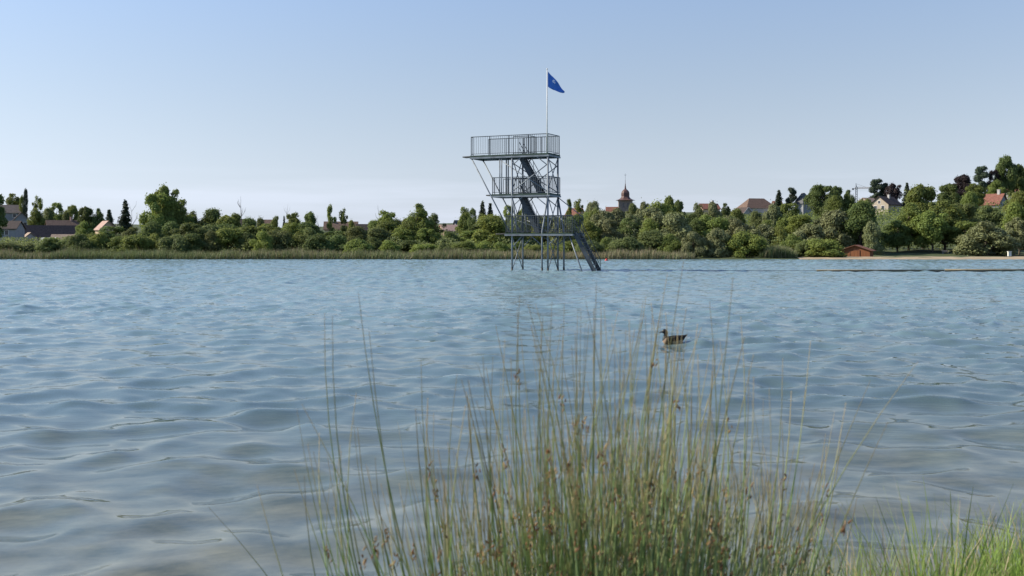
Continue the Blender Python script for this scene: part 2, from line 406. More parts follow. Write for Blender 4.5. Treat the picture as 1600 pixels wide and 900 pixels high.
def make_crown(kind, seed):
    """returns (verts, faces, Hn, lobes) in units where the half width is 1"""
    rng = np.random.default_rng(seed)
    if kind == 'conifer':
        Hn = 5.0; cs = []; ns = []; ss = []
        tiers = 24
        for k in range(tiers):
            tt = k / (tiers - 1); zz = .5 + tt * 4.3; rr = (1 - tt) ** .85 * 1.0 + .05
            nb = int(7 + 4 * (1 - tt))
            for j in range(nb):
                ang = rng.uniform(0, 6.283); ln = rr * rng.uniform(.5, 1.2)
                m_ = int(34 * ln + 8)
                s_ = rng.uniform(.12, 1, m_) ** .8
                droop = -.28 * ln * s_ ** 1.4 + .10 * ln * s_ ** 3
                c = np.stack([np.cos(ang) * ln * s_, np.sin(ang) * ln * s_, zz + droop], -1) + rng.normal(0, .075, (m_, 3)) * [1, 1, 1.3] + [0, 0, rng.normal(0, .07)]
                cs.append(c); ns.append(rng.normal(0, .6, (m_, 3)) + [np.cos(ang) * .4, np.sin(ang) * .4, .8])
        cen = np.concatenate(cs); nor = np.concatenate(ns)
        v, f = leaf_quads(cen, nor, rng.uniform(.06, .13, len(cen)), rng, 1.3)
        return fit(v, Hn, .5), f, Hn, []
    lobes = []
    if kind == 'broad':
        Hn, z0 = 2.5, .42
        for _ in range(30):
            zz = rng.uniform(.0, 1); w_ = math.sin(math.pi * min(1, .18 + zz * .72)) ** .7
            a = rng.uniform(0, 6.283); rr = w_ * .72 * math.sqrt(rng.uniform(.05, 1))
            r_ = rng.uniform(.2, .40) * (1.1 - .35 * zz)
            lobes.append((rr * math.cos(a), rr * math.sin(a), z0 + .22 + zz * (Hn - z0 - .5), r_, r_ * rng.uniform(.7, 1.0)))
        nleaf, sz = 9000, .058
    elif kind == 'full':            # foliage to the ground, round top
        Hn, z0 = 2.1, .0
        for _ in range(32):
            zz = rng.uniform(0, 1); w_ = math.sqrt(max(.05, 1 - zz ** 2.2)) 
            a = rng.uniform(0, 6.283); rr = w_ * .74 * math.sqrt(rng.uniform(.1, 1))
            r_ = rng.uniform(.2, .38)
            lobes.append((rr * math.cos(a), rr * math.sin(a), .2 + zz * (Hn - .45), r_, r_ * rng.uniform(.75, 1.1)))
        nleaf, sz = 9500, .055
    elif kind == 'bush':
        Hn, z0 = 1.25, .0
        for _ in range(28):
            zz = rng.uniform(0, 1); w_ = math.sqrt(max(.05, 1 - zz ** 2))
            a = rng.uniform(0, 6.283); rr = w_ * .78 * math.sqrt(rng.uniform(.1, 1))
            r_ = rng.uniform(.18, .34)
            lobes.append((rr * math.cos(a), rr * math.sin(a), .12 + zz * (Hn - .35), r_, r_ * rng.uniform(.7, 1.0)))
        nleaf, sz = 8000, .050
    elif kind == 'willow':
        Hn, z0 = 1.9, .0
        for _ in range(46):
            zz = rng.uniform(0, 1); w_ = math.sqrt(max(.05, 1 - zz ** 2.4))
            a = rng.uniform(0, 6.283); rr = w_ * .8 * math.sqrt(rng.uniform(.15, 1))
            r_ = rng.uniform(.13, .26)
            lobes.append((rr * math.cos(a), rr * math.sin(a), .15 + zz * (Hn - .4), r_, r_ * 1.25))
        nleaf, sz = 11000, .044
    elif kind == 'tall':
        Hn, z0 = 4.6, .5
        for _ in range(34):
            zz = rng.uniform(0, 1); w_ = math.sin(math.pi * min(1, .15 + zz * .78)) ** .8
            a = rng.uniform(0, 6.283); rr = w_ * .62 * math.sqrt(rng.uniform(.05, 1))
            r_ = rng.uniform(.24, .44)
            lobes.append((rr * math.cos(a), rr * math.sin(a), z0 + .3 + zz * (Hn - z0 - .7), r_, r_ * rng.uniform(.9, 1.3)))
        nleaf, sz = 8500, .066
    elif kind == 'airy':
        Hn, z0 = 3.2, 1.0
        for _ in range(19):
            zz = rng.uniform(0, 1); w_ = math.sin(math.pi * min(1, .15 + zz * .8)) ** .7
            a = rng.uniform(0, 6.283); rr = w_ * .8 * math.sqrt(rng.uniform(.05, 1))
            r_ = rng.uniform(.16, .34)
            lobes.append((rr * math.cos(a), rr * math.sin(a), z0 + .2 + zz * (Hn - z0 - .4), r_, r_ * rng.uniform(.7, 1.1)))
        nleaf, sz = 3300, .062
    elif kind == 'pine':
        Hn, z0 = 2.8, 1.0
        for _ in range(20):
            zz = rng.uniform(0, 1); w_ = (1 - zz) * .7 + .3
            a = rng.uniform(0, 6.283); rr = w_ * .8 * math.sqrt(rng.uniform(.05, 1))
            r_ = rng.uniform(.22, .4)
            lobes.append((rr * math.cos(a), rr * math.sin(a), z0 + .2 + zz * (Hn - z0 - .4), r_, r_ * rng.uniform(.35, .55)))
        nleaf, sz = 6000, .062
    lobes += [(a + random.Random(i*7+seed).uniform(-.16,.16), b + random.Random(i*5+seed).uniform(-.16,.16), c + random.Random(i*3+seed).uniform(-.14,.16), d*.55, e*.5) for i, (a, b, c, d, e) in enumerate(lobes)]
    nleaf = int(nleaf * 1.55); sz *= .84
    lb = np.array(lobes)
    area = lb[:, 3] ** 1.7; pr = area / area.sum()
    k = rng.choice(len(lb), nleaf, p=pr)
    d = rng.normal(size=(nleaf, 3)); d[:, 2] += .25
    d /= np.linalg.norm(d, axis=1, keepdims=True)
    rad = 1.0 - np.abs(rng.normal(0, .20, nleaf)) + (rng.random(nleaf) < .22) * np.abs(rng.normal(0, .24, nleaf))
    scl = np.stack([lb[k, 3], lb[k, 3], lb[k, 4]], -1)
    cen = lb[k, :3] + d * scl * rad[:, None]
    nor = d * 1.0 + rng.normal(0, .42, (nleaf, 3)) + np.array([0, 0, .25])
    up = None; asp = 1.0
    if kind == 'willow':
        up = rng.normal(0, .45, (nleaf, 3)) + np.array([0, 0, 1.0]) + d * .6; asp = 1.7
    keep = cen[:, 2] > (z0 * .8 if z0 > 0 else 0.0)
    cen, nor = cen[keep], nor[keep]
    if up is not None: up = up[keep]
    v, f = leaf_quads(cen, nor, rng.uniform(.6, 1.25, len(cen)) * sz, rng, asp, up)
    return fit(v, Hn, z0 if kind not in ('bush', 'full', 'willow') else 0.0), f, Hn, lobes

HN = {}
CROWN, TRUNK = {}, {}
NV = {'broad': 4, 'full': 5, 'bush': 5, 'willow': 3, 'tall': 3, 'airy': 3, 'pine': 2, 'conifer': 2}
def protos():
    sd = 100
    for kind, nv in NV.items():
        for k in range(nv):
            sd += 1
            v, f, Hn, lobes = make_crown(kind, sd)
            HN[kind] = Hn
            CROWN[kind, k] = np_mesh('crown_' + kind, v, f, [M['mid']])
            mb = MB(); rng = random.Random(sd)
            top = Hn * (.97 if kind == 'conifer' else .75)
            r0 = {'bush': .05, 'willow': .07, 'tall': .09, 'conifer': .075, 'pine': .075, 'airy': .05}.get(kind, .075)
            pts = [(rng.uniform(-.04, .04) * i, rng.uniform(-.04, .04) * i, -.15 + (top + .15) * i / 5) for i in range(6)]
            mb.tube(pts, [r0 * (1 - .16 * i) for i in range(6)], 7)
            for lo in lobes[:10]:
                zb = max(.1, lo[2] - .3 - .5 * math.hypot(lo[0], lo[1]))
                i = min(4, int((zb + .15) / (top + .15) * 5))
                p0 = Vector(pts[i]); p1 = Vector(lo[:3])
                mid = p0.lerp(p1, .55) + Vector((0, 0, -.06))
                mb.tube([p0, mid, p1], [r0 * .5, r0 * .32, r0 * .1], 5)
            TRUNK[kind, k] = np_mesh('trunk_' + kind, mb.v, mb.f, [M['bark']], smooth=True)
protos()
RT = random.Random(5)
CNT = {}
def tree(px, ytop, wpx, D, kind, m, label, name='tree', cat='tree', group=None, base=None, trunk=True):
    i = CNT.get(kind, 0); CNT[kind] = i + 1
    v = i % NV[kind]
    x = wx(px, D); z0 = float(gz(px, D)) - .05 if base is None else wz(base, D)
    H = wz(ytop, D) - z0; s = wpx / 2 / F * D
    t = empty(name, (x, D, z0), 0)
    c = link('crown', CROWN[kind, v], t)
    c.scale = (s, s * RT.uniform(.9, 1.1), H / HN[kind]); c.rotation_euler = (0, 0, RT.uniform(0, 6.28))
    c.material_slots[0].link = 'OBJECT'; c.material_slots[0].material = M[m]
    if trunk:
        k = link('trunk', TRUNK[kind, v], t); k.scale = c.scale; k.rotation_euler = c.rotation_euler
    tag(t, label, cat, group)
    return t

# --- trees one can tell apart, left to right
T = [
 # px, ytop, width, D, kind, material, label
 (-14, 300, 44, 215, 'broad', 'dark', 'dark broadleaf tree cut by the left edge above the grey house'),
 (20, 303, 30, 345, 'broad', 'mid', 'round grey-green tree on the ridge behind the tan roofed house'),
 (35, 305, 9, 330, 'tall', 'mid', 'thin loose tree just left of the dark narrow spire tree'),
 (40, 295, 8, 325, 'tall', 'conifer', 'dark narrow spire tree rising highest above the left village'),
 (57, 306, 17, 335, 'airy', 'mid', 'airy see-through tree right of the dark narrow spire tree'),
 (58, 326, 30, 300, 'full', 'mid', 'broad green tree behind the dark long barn roof'),
 (88, 317, 26, 330, 'broad', 'mid', 'round topped green tree over the white gabled long house'),
 (76, 325, 24, 320, 'full', 'olive', 'low olive tree left of the white gabled long house'),
 (113, 321, 24, 325, 'broad', 'mid', 'green tree behind the right end of the white gabled long house'),
 (104, 330, 18, 310, 'full', 'dark', 'small dark tree behind the roof of the white gabled long house'),
 (134, 323, 24, 300, 'broad', 'dark', 'dark round tree between the long house and the pink roof'),
 (152, 326, 22, 300, 'broad', 'dark', 'dark dense tree directly above the faded pink roof'),
 (171, 328, 20, 310, 'conifer', 'conifer', 'small dark conifer on the ridge right of the pink roof'),
 (131, 346, 28, 210, 'full', 'mid', 'leafy green tree left of the faded pink roof, below the ridge'),
 (196, 314, 28, 122, 'conifer', 'conifer', 'sparse tall conifer with bare lower trunk, left of the big loose tree'),
 (246, 303, 46, 120, 'broad', 'mid', 'left shoulder of the big loose crowned tree group near the left'),
 (261, 291, 44, 122, 'broad', 'mid', 'tallest loose crowned tree on the left shore'),
 (280, 312, 46, 124, 'full', 'mid', 'green tree leaning out right of the tallest left shore tree'),
 (302, 330, 26, 126, 'full', 'dark', 'small dark tree at the right foot of the tallest left tree'),
 (332, 326, 40, 124, 'full', 'dark', 'dark rounded tree left of the thin dead tree'),
 (368, 333, 16, 120, 'tall', 'mid', 'slim green tree right beside the thin dead tree'),
 (392, 341, 24, 150, 'full', 'dark', 'dark low tree right behind the thin dead tree'),
 (408, 340, 20, 122, 'full', 'olive', 'small olive tree right of the dead tree'),
 (430, 338, 22, 126, 'full', 'mid', 'green tree near the small brown roofs, one of the middle skyline'),
 (444, 338, 9, 140, 'conifer', 'conifer', 'tiny dark conifer in the low middle skyline'),
 (458, 332, 28, 125, 'airy', 'mid', 'bushy open crowned tree with bare twigs over the left thicket'),
 (484, 331, 24, 124, 'broad', 'dark', 'dark oval tree left of the long brown roof'),
 (517, 319, 16, 124, 'airy', 'mid', 'taller of two slim airy trees before the long brown roof'),
 (539, 326, 17, 124, 'airy', 'dark', 'shorter of two slim airy trees before the long brown roof'),
 (550, 344, 18, 118, 'full', 'bright', 'small light green tree in front of the long brown roof'),
 (584, 344, 28, 122, 'full', 'mid', 'low green tree right of the long brown roof'),
 (604, 329, 40, 124, 'airy', 'mid', 'open tree with bare branches left of the tall rounded tree'),
 (612, 342, 46, 128, 'full', 'dark', 'dark tree mass behind the open bare branched tree'),
 (652, 319, 46, 118, 'broad', 'mid', 'tall rounded green tree midway between dead tree and tower'),
 (640, 344, 44, 116, 'full', 'mid', 'lower green tree at the foot of the tall rounded tree'),
 (681, 333, 30, 121, 'airy', 'dark', 'dark loose tree right of the tall rounded tree'),
 (726, 324, 30, 190, 'full', 'mid', 'green tree left of the paired conifers by the tower'),
 (738, 325, 15, 185, 'tall', 'dark', 'dark oval tree touching the paired conifers'),
 (754, 315, 20, 200, 'conifer', 'conifer', 'taller left conifer of the pair beside the diving tower'),
 (766, 318, 20, 200, 'conifer', 'conifer', 'shorter right conifer of the pair beside the diving tower'),
 (752, 334, 22, 180, 'full', 'mid', 'green tree at the foot of the paired conifers'),
 (768, 336, 66, 112, 'full', 'bright', 'bright green rounded tree just left behind the diving tower legs'),
 (796, 321, 24, 170, 'broad', 'bright', 'light green tree top seen through the tower struts'),
 (820, 325, 24, 175, 'broad', 'mid', 'green tree top seen through the tower stairs'),
 (812, 345, 50, 118, 'full', 'dark', 'dark tree behind the lowest tower platform'),
 (852, 338, 50, 120, 'full', 'dark', 'dark shaded tree behind the tower handrails'),
 (884, 350, 40, 114, 'full', 'bright', 'bright green tree behind the foot of the tower stairs'),
 (889, 311, 10, 220, 'tall', 'mid', 'slender lone tree just right of the tower'),
 (907, 311, 20, 215, 'airy', 'mid', 'loose crowned tree over the small red roof near the tower'),
 (926, 315, 36, 150, 'willow', 'willow', 'grey-green tree between the tower and the church'),
 (915, 332, 36, 130, 'full', 'mid', 'green tree right of the tower staircase'),
 (940, 330, 60, 118, 'willow', 'willow', 'big pale willow between the tower stairs and the church'),
 (962, 326, 40, 122, 'willow', 'willow', 'pale willow directly below the church tower'),
 (990, 318, 26, 190, 'willow', 'olive', 'soft green tree at the right foot of the church'),
 (1007, 316, 30, 170, 'willow', 'willow', 'pale tree right of the church tower'),
 (985, 340, 50, 116, 'full', 'dark', 'dark green tree below the church'),
 (1030, 316, 54, 124, 'full', 'bright', 'broad bright green tree right of the church'),
 (1044, 307, 26, 160, 'willow', 'mid', 'highest tree top between the church and the hipped roof'),
 (1061, 313, 24, 165, 'broad', 'dark', 'dark tree left of the reddish roof'),
 (1060, 336, 52, 117, 'full', 'mid', 'green tree below the dark tree left of the reddish roof'),
 (1090, 318, 34, 150, 'full', 'olive', 'olive tree in front of the reddish roof'),
 (1115, 316, 30, 140, 'willow', 'willow', 'grey-green tree right of the reddish roof'),
 (1133, 318, 20, 160, 'broad', 'dark', 'small dark tree between reddish and hipped roofs'),
 (1100, 336, 46, 116, 'full', 'mid', 'mid green tree above the two grey shoreline willows'),
 (1150, 326, 30, 150, 'full', 'mid', 'green tree covering the white gable below the hipped roof'),
 (1140, 340, 50, 118, 'full', 'dark', 'dark tree behind the rightmost shoreline willow'),
 (1182, 330, 34, 130, 'full', 'olive', 'olive tree in front of the big hipped roof'),
 (1208, 320, 36, 128, 'willow', 'willow', 'grey-green tree at the right corner of the hipped roof'),
 (1196, 344, 46, 116, 'full', 'mid', 'green shore tree below the hipped roof'),
 (1217, 298, 20, 300, 'conifer', 'conifer', 'dark ridge conifer between hipped roof and slate turret'),
 (1237, 293, 20, 300, 'pine', 'conifer', 'spreading dark pine left of the slate turret'),
 (1232, 318, 40, 140, 'broad', 'mid', 'leafy green tree below the slate turret'),
 (1250, 336, 40, 122, 'tall', 'bright', 'upright light green tree below the slate turret'),
 (1285, 289, 44, 240, 'broad', 'dark', 'big dark tree on the ridge right of the slate turret'),
 (1297, 309, 40, 200, 'full', 'dark', 'dark lower tree right of the slate turret'),
 (1307, 291, 26, 245, 'broad', 'dark', 'dark ridge tree between turret and crane'),
 (1327, 297, 24, 240, 'broad', 'dark', 'dark ridge tree just left of the crane'),
 (1306, 306, 30, 150, 'tall', 'mid', 'upright green tree below the ridge trees left of the crane'),
 (1302, 329, 66, 120, 'willow', 'willow', 'large domed grey-green willow left of the boat shed'),
 (1266, 350, 50, 116, 'willow', 'willow', 'smaller grey willow left of the large domed willow'),
 (1346, 315, 60, 119, 'full', 'dark', 'big dark green tree above the boat shed'),
 (1352, 312, 34, 128, 'broad', 'bright', 'light topped tree directly in front of the crane mast'),
 (1362, 346, 30, 116, 'willow', 'willow', 'small grey tree between boat shed and park trees'),
 (1369, 280, 22, 330, 'pine', 'conifer', 'tall dark pine on the ridge behind the cream house'),
 (1382, 286, 18, 330, 'pine', 'conifer', 'second dark pine behind the cream house roof'),
 (1397, 287, 24, 325, 'broad', 'purple', 'dark purplish tree right behind the cream house'),
 (1417, 286, 17, 320, 'conifer', 'conifer', 'pointed conifer right of the cream house'),
 (1441, 289, 54, 126, 'broad', 'mid', 'tallest park tree on the right beach, light green crown'),
 (1420, 318, 50, 122, 'broad', 'mid', 'park tree in front of the cream house right corner'),
 (1402, 344, 46, 120, 'broad', 'dark', 'dark park tree beside the boat shed'),
 (1457, 330, 54, 119, 'broad', 'mid', 'park tree at the foot of the tallest park tree'),
 (1482, 287, 32, 230, 'broad', 'dark', 'dark round tree on the slope left of the long red roof'),
 (1476, 314, 60, 123, 'broad', 'mid', 'broad park tree left of the long red roof'),
 (1502, 318, 54, 124, 'broad', 'olive', 'olive park tree beneath the long red roof'),
 (1510, 346, 50, 119, 'broad', 'mid', 'low park tree left of the drooping grey-green bush tree'),
 (1504, 273, 32, 280, 'broad', 'purple', 'copper purple tree on the hilltop'),
 (1533, 260, 22, 300, 'pine', 'conifer', 'flat layered pine on the hilltop right of the copper tree'),
 (1522, 287, 34, 245, 'broad', 'mid', 'green slope tree below the layered pine'),
 (1516, 300, 34, 200, 'full', 'mid', 'light slope tree left of the long red roof ridge'),
 (1553, 266, 22, 300, 'broad', 'purple', 'dark reddish tree left of the highest hilltop tree'),
 (1556, 282, 30, 290, 'full', 'mid', 'green tree below the highest hilltop tree'),
 (1571, 244, 30, 300, 'broad', 'dark', 'highest dark tree of the right hilltop'),
 (1589, 257, 30, 305, 'broad', 'dark', 'dark hilltop tree right of the highest one'),
 (1543, 322, 60, 135, 'willow', 'olive', 'brownish olive tree below the long red roof'),
 (1541, 347, 84, 114, 'full', 'willow', 'wide drooping grey-green tree over the right beach'),
 (1590, 316, 50, 128, 'full', 'bright', 'bright yellow-green tree at the right edge'),
 (1594, 300, 44, 190, 'full', 'bright', 'light green tree below the upper red roofed house'),
 (1592, 340, 44, 116, 'broad', 'willow', 'pale leafed tree with thin trunk at the right edge of the beach'),
 (1632, 300, 80, 130, 'broad', 'mid', 'tree cut off by the right edge of the frame'),
 (1690, 305, 90, 132, 'broad', 'dark', 'dark tree standing well beyond the right edge'),
 # shoreline shrubs
 (1085, 362, 38, 103.2, 'willow', 'willow', 'left one of two grey shoreline willows right of the reeds'),
 (1122, 357, 44, 103.6, 'willow', 'willow', 'right one of two grey shoreline willows right of the reeds'),
 (1165, 362, 66, 103.6, 'bush', 'bright', 'wide bright green shoreline bush right of the grey willows'),
 (1282, 373, 64, 104.5, 'bush', 'bright', 'wide low green bush just left of the boat shed'),
 (1240, 366, 44, 108, 'bush', 'mid', 'green bush behind the tall reed clump'),
 (1256, 376, 30, 105, 'bush', 'olive', 'small olive bush right of the tall reed clump'),
 (1048, 366, 42, 105, 'bush', 'mid', 'green bush left of the two grey shoreline willows'),
 (1017, 360, 50, 106, 'full', 'olive', 'olive rounded shrub where the reed belt ends'),
]
for a in T:
    low = a[4] == 'bush'
    tree(*a, name='shrub' if low else 'tree', cat='shrub' if low else 'tree')

# --- two rows of thicket shrubs behind the reed belt
ORD = ['first', 'second', 'third', 'fourth', 'fifth', 'sixth', 'seventh', 'eighth', 'ninth', 'tenth', 'eleventh', 'twelfth', 'thirteenth', 'fourteenth',
       'fifteenth', 'sixteenth', 'seventeenth', 'eighteenth', 'nineteenth', 'twentieth', 'twenty-first', 'twenty-second', 'twenty-third', 'twenty-fourth',
       'twenty-fifth', 'twenty-sixth', 'twenty-seventh', 'twenty-eighth', 'twenty-ninth', 'thirtieth', 'thirty-first', 'thirty-second', 'thirty-third',
       'thirty-fourth', 'thirty-fifth', 'thirty-sixth', 'thirty-seventh', 'thirty-eighth', 'thirty-ninth', 'fortieth']
ADJ = {'mid': 'green', 'bright': 'light green', 'dark': 'dark green', 'olive': 'olive green', 'willow': 'grey-green'}
FX = [-60, 0, 60, 100, 130, 160, 190, 220, 260, 320, 360, 420, 470, 520, 560, 600, 640, 680, 720, 760, 800, 880, 900, 950, 1000, 1060]
FYv = [374, 378, 375, 372, 364, 362, 368, 364, 362, 362, 360, 364, 362, 368, 372, 370, 376, 379, 374, 380, 382, 380, 378, 372, 366, 370]
GX = [-60, 0, 120, 160, 200, 250, 300, 340, 400, 440, 480, 505, 565, 600, 640, 685, 730, 760, 830, 900, 950, 1000, 1050, 1100, 1150, 1230]
GY = [376, 379, 370, 356, 352, 350, 347, 348, 354, 350, 350, 357, 359, 353, 353, 364, 364, 358, 345, 342, 338, 338, 336, 340, 345, 350]
px = -50.0; k = 0
while px < 1010:
    y = float(np.interp(px, FX, FYv)) + RT.uniform(-4, 5)
    m = RT.choices(['mid', 'olive', 'bright', 'dark'], [4, 3, 2.0, 2.2])[0]
    tree(px, y, RT.uniform(34, 58), RT.uniform(104.2, 107.5), RT.choice(['bush', 'bush', 'full']), m,
         '%s %s from the left edge in the front row behind the reeds' % (ADJ[m] + ' shrub,', ORD[k]), 'shrub', 'shrub', 'shrubs in the thicket behind the reeds')
    px += RT.uniform(23, 34); k += 1
px = -60.0; k = 0
while px < 1240:
    y = float(np.interp(px, GX, GY)) + RT.uniform(-5, 6)
    m = RT.choices(['mid', 'olive', 'bright', 'dark'], [4, 2.2, 1.6, 2.6])[0]
    if px > 880 and RT.random() < .4: m = 'willow'
    tree(px, y, RT.uniform(36, 60), RT.uniform(110, 116), RT.choice(['full', 'full', 'broad']), m,
         '%s %s from the left edge in the taller second row of the thicket' % (ADJ[m] + ' shrub,', ORD[k]), 'shrub', 'shrub', 'taller shrubs of the thicket')
    px += RT.uniform(27, 40); k += 1

px = 292.0; k = 0
while px < 1240:
    y = float(np.interp(px, GX, GY)) + RT.uniform(-13, -2)
    if not (500 < px < 580 or 692 < px < 735 or 945 < px < 990 or 1090 < px < 1122 or 1155 < px < 1210):
        m = RT.choices(['mid', 'olive', 'bright', 'dark'], [4, 2, 1.4, 2.0])[0]
        if px > 880 and RT.random() < .35: m = 'willow'
        tree(px, y, RT.uniform(34, 54), RT.uniform(119, 128), RT.choice(['full', 'broad', 'willow']), m,
             '%s %s from the left in the third row of the thicket' % (ADJ[m] + ' small tree,', ORD[k]), 'tree', 'tree', 'small trees at the back of the thicket'); k += 1
    px += RT.uniform(24, 36)

for px, yt, wd, D in ((-70, 318, 60, 180), (-140, 330, 70, 150), (-120, 372, 60, 106), (-185, 371, 58, 105.5), (-210, 340, 70, 140), (-250, 366, 60, 107), (-280, 325, 80, 170), (-330, 350, 80, 118), (-400, 340, 90, 130)):
    tree(px, yt, wd, D, 'full' if yt < 360 else 'bush', RT.choice(['mid', 'olive', 'dark']), 'leafy green tree on the shore beyond the left edge of the view', group='trees beyond the left edge')

# --- dead tree and bare snags
def dead(px, ytop, D, label, seed, spread=.5, r0=.07):
    rng = random.Random(seed); z0 = float(gz(px, D)) - .1; H = wz(ytop, D) - z0
    t = empty('dead_tree', (wx(px, D), D, z0)); mb = MB()
    pts = [(rng.uniform(-.06, .06) * i, rng.uniform(-.06, .06) * i, H * i / 6) for i in range(7)]
    mb.tube(pts, [r0 * (1 - .14 * i) for i in range(7)], 6)
    mb.build('trunk', M['deadwood'], t)
    for j in range(9):
        i = rng.randint(2, 5); p = Vector(pts[i]); a = rng.uniform(0, 6.28); ln = H * rng.uniform(.12, .26) * spread * 2
        q = p + Vector((math.cos(a) * ln * .5, math.sin(a) * ln * .5, ln * .75)); q2 = q + Vector((math.cos(a) * ln * .1, 0, ln * .5))
        b = MB(); b.tube([p, q, q2], [r0 * .45, r0 * .28, r0 * .1], 5); b.build('branch', M['deadwood'], t)
    tag(t, label, 'tree')
dead(376, 311, 121, 'thin bare dead tree standing above the left thicket', 4, .35, .06)
dead(184, 338, 118, 'bare grey dead stem left of the sparse conifer', 6, .3, .09)
dead(205, 318, 124, 'bare twiggy dead tree right behind the sparse conifer', 12, .5, .05)
dead(593, 326, 124, 'bare dead tree sticking out of the open crowned tree', 8, .5, .06)
dead(496, 336, 124, 'small bare dead tree right of the dark oval tree', 15, .4, .04)
dead(447, 324, 126, 'wispy bare tree above the middle of the left thicket', 17, .4, .035)

# --- ground cover: reeds, undergrowth
def blades(x, y, z, h, wd, lean, rng, bend=.25, segs=2):
    n = len(x); a = rng.uniform(0, math.pi, n)
    wv = np.stack([np.cos(a), np.sin(a), np.zeros(n)], -1) * wd[:, None] * .5
    b = np.stack([x, y, z], -1); vs = []
    for s in range(segs + 1):
        t = s / segs
        c = b + np.stack([lean[:, 0] * (t * (1 - bend) + bend * t * t), lean[:, 1] * (t * (1 - bend) + bend * t * t), h * t], -1)
        k = (1 - t) ** .7 if s else 1.0
        vs += [c - wv * max(k, .12), c + wv * max(k, .12)]
    v = np.stack(vs, 1)
    m = 2 * (segs + 1); base = (np.arange(n) * m)[:, None]
    f = np.concatenate([base + np.array([2*s, 2*s+1, 2*s+3, 2*s+2]) for s in range(segs)], 1).reshape(-1, 4)
    t = np.repeat(np.linspace(0, 1, segs + 1), 2)
    return v.reshape(-1, 3), f, np.tile(t, n)

def grademat(name, c0, c1, c2, var=.4, tr=.25, mid=.6):
    """plant tissue coloured along its length by the stored attribute t"""
    m = mat(name); t = m.node_tree; l = t.links.new
    o = N(t, 'ShaderNodeOutputMaterial'); at = N(t, 'ShaderNodeAttribute', attribute_name='t')
    rp = N(t, 'ShaderNodeValToRGB'); e = rp.color_ramp.elements
    e[0].position = 0.0; e[0].color = (*c0, 1); e[1].position = 1; e[1].color = (*c2, 1)
    k = e.new(mid); k.color = (*c1, 1)
    l(at.outputs['Fac'], rp.inputs[0])
    g = N(t, 'ShaderNodeNewGeometry'); r = N(t, 'ShaderNodeMapRange'); r.inputs[3].default_value = 1 - var; r.inputs[4].default_value = 1 + var
    l(g.outputs['Random Per Island'], r.inputs[0])
    h = N(t, 'ShaderNodeHueSaturation'); l(rp.outputs[0], h.inputs['Color']); l(r.outputs[0], h.inputs['Value'])
    d = N(t, 'ShaderNodeBsdfPrincipled'); d.inputs['Roughness'].default_value = .55; l(h.outputs[0], d.inputs['Base Color'])
    ts = N(t, 'ShaderNodeBsdfTranslucent'); l(h.outputs[0], ts.inputs['Color'])
    ms = N(t, 'ShaderNodeMixShader'); ms.inputs[0].default_value = tr
    l(d.outputs[0], ms.inputs[1]); l(ts.outputs[0], ms.inputs[2]); l(ms.outputs[0], o.inputs['Surface'])
    return m

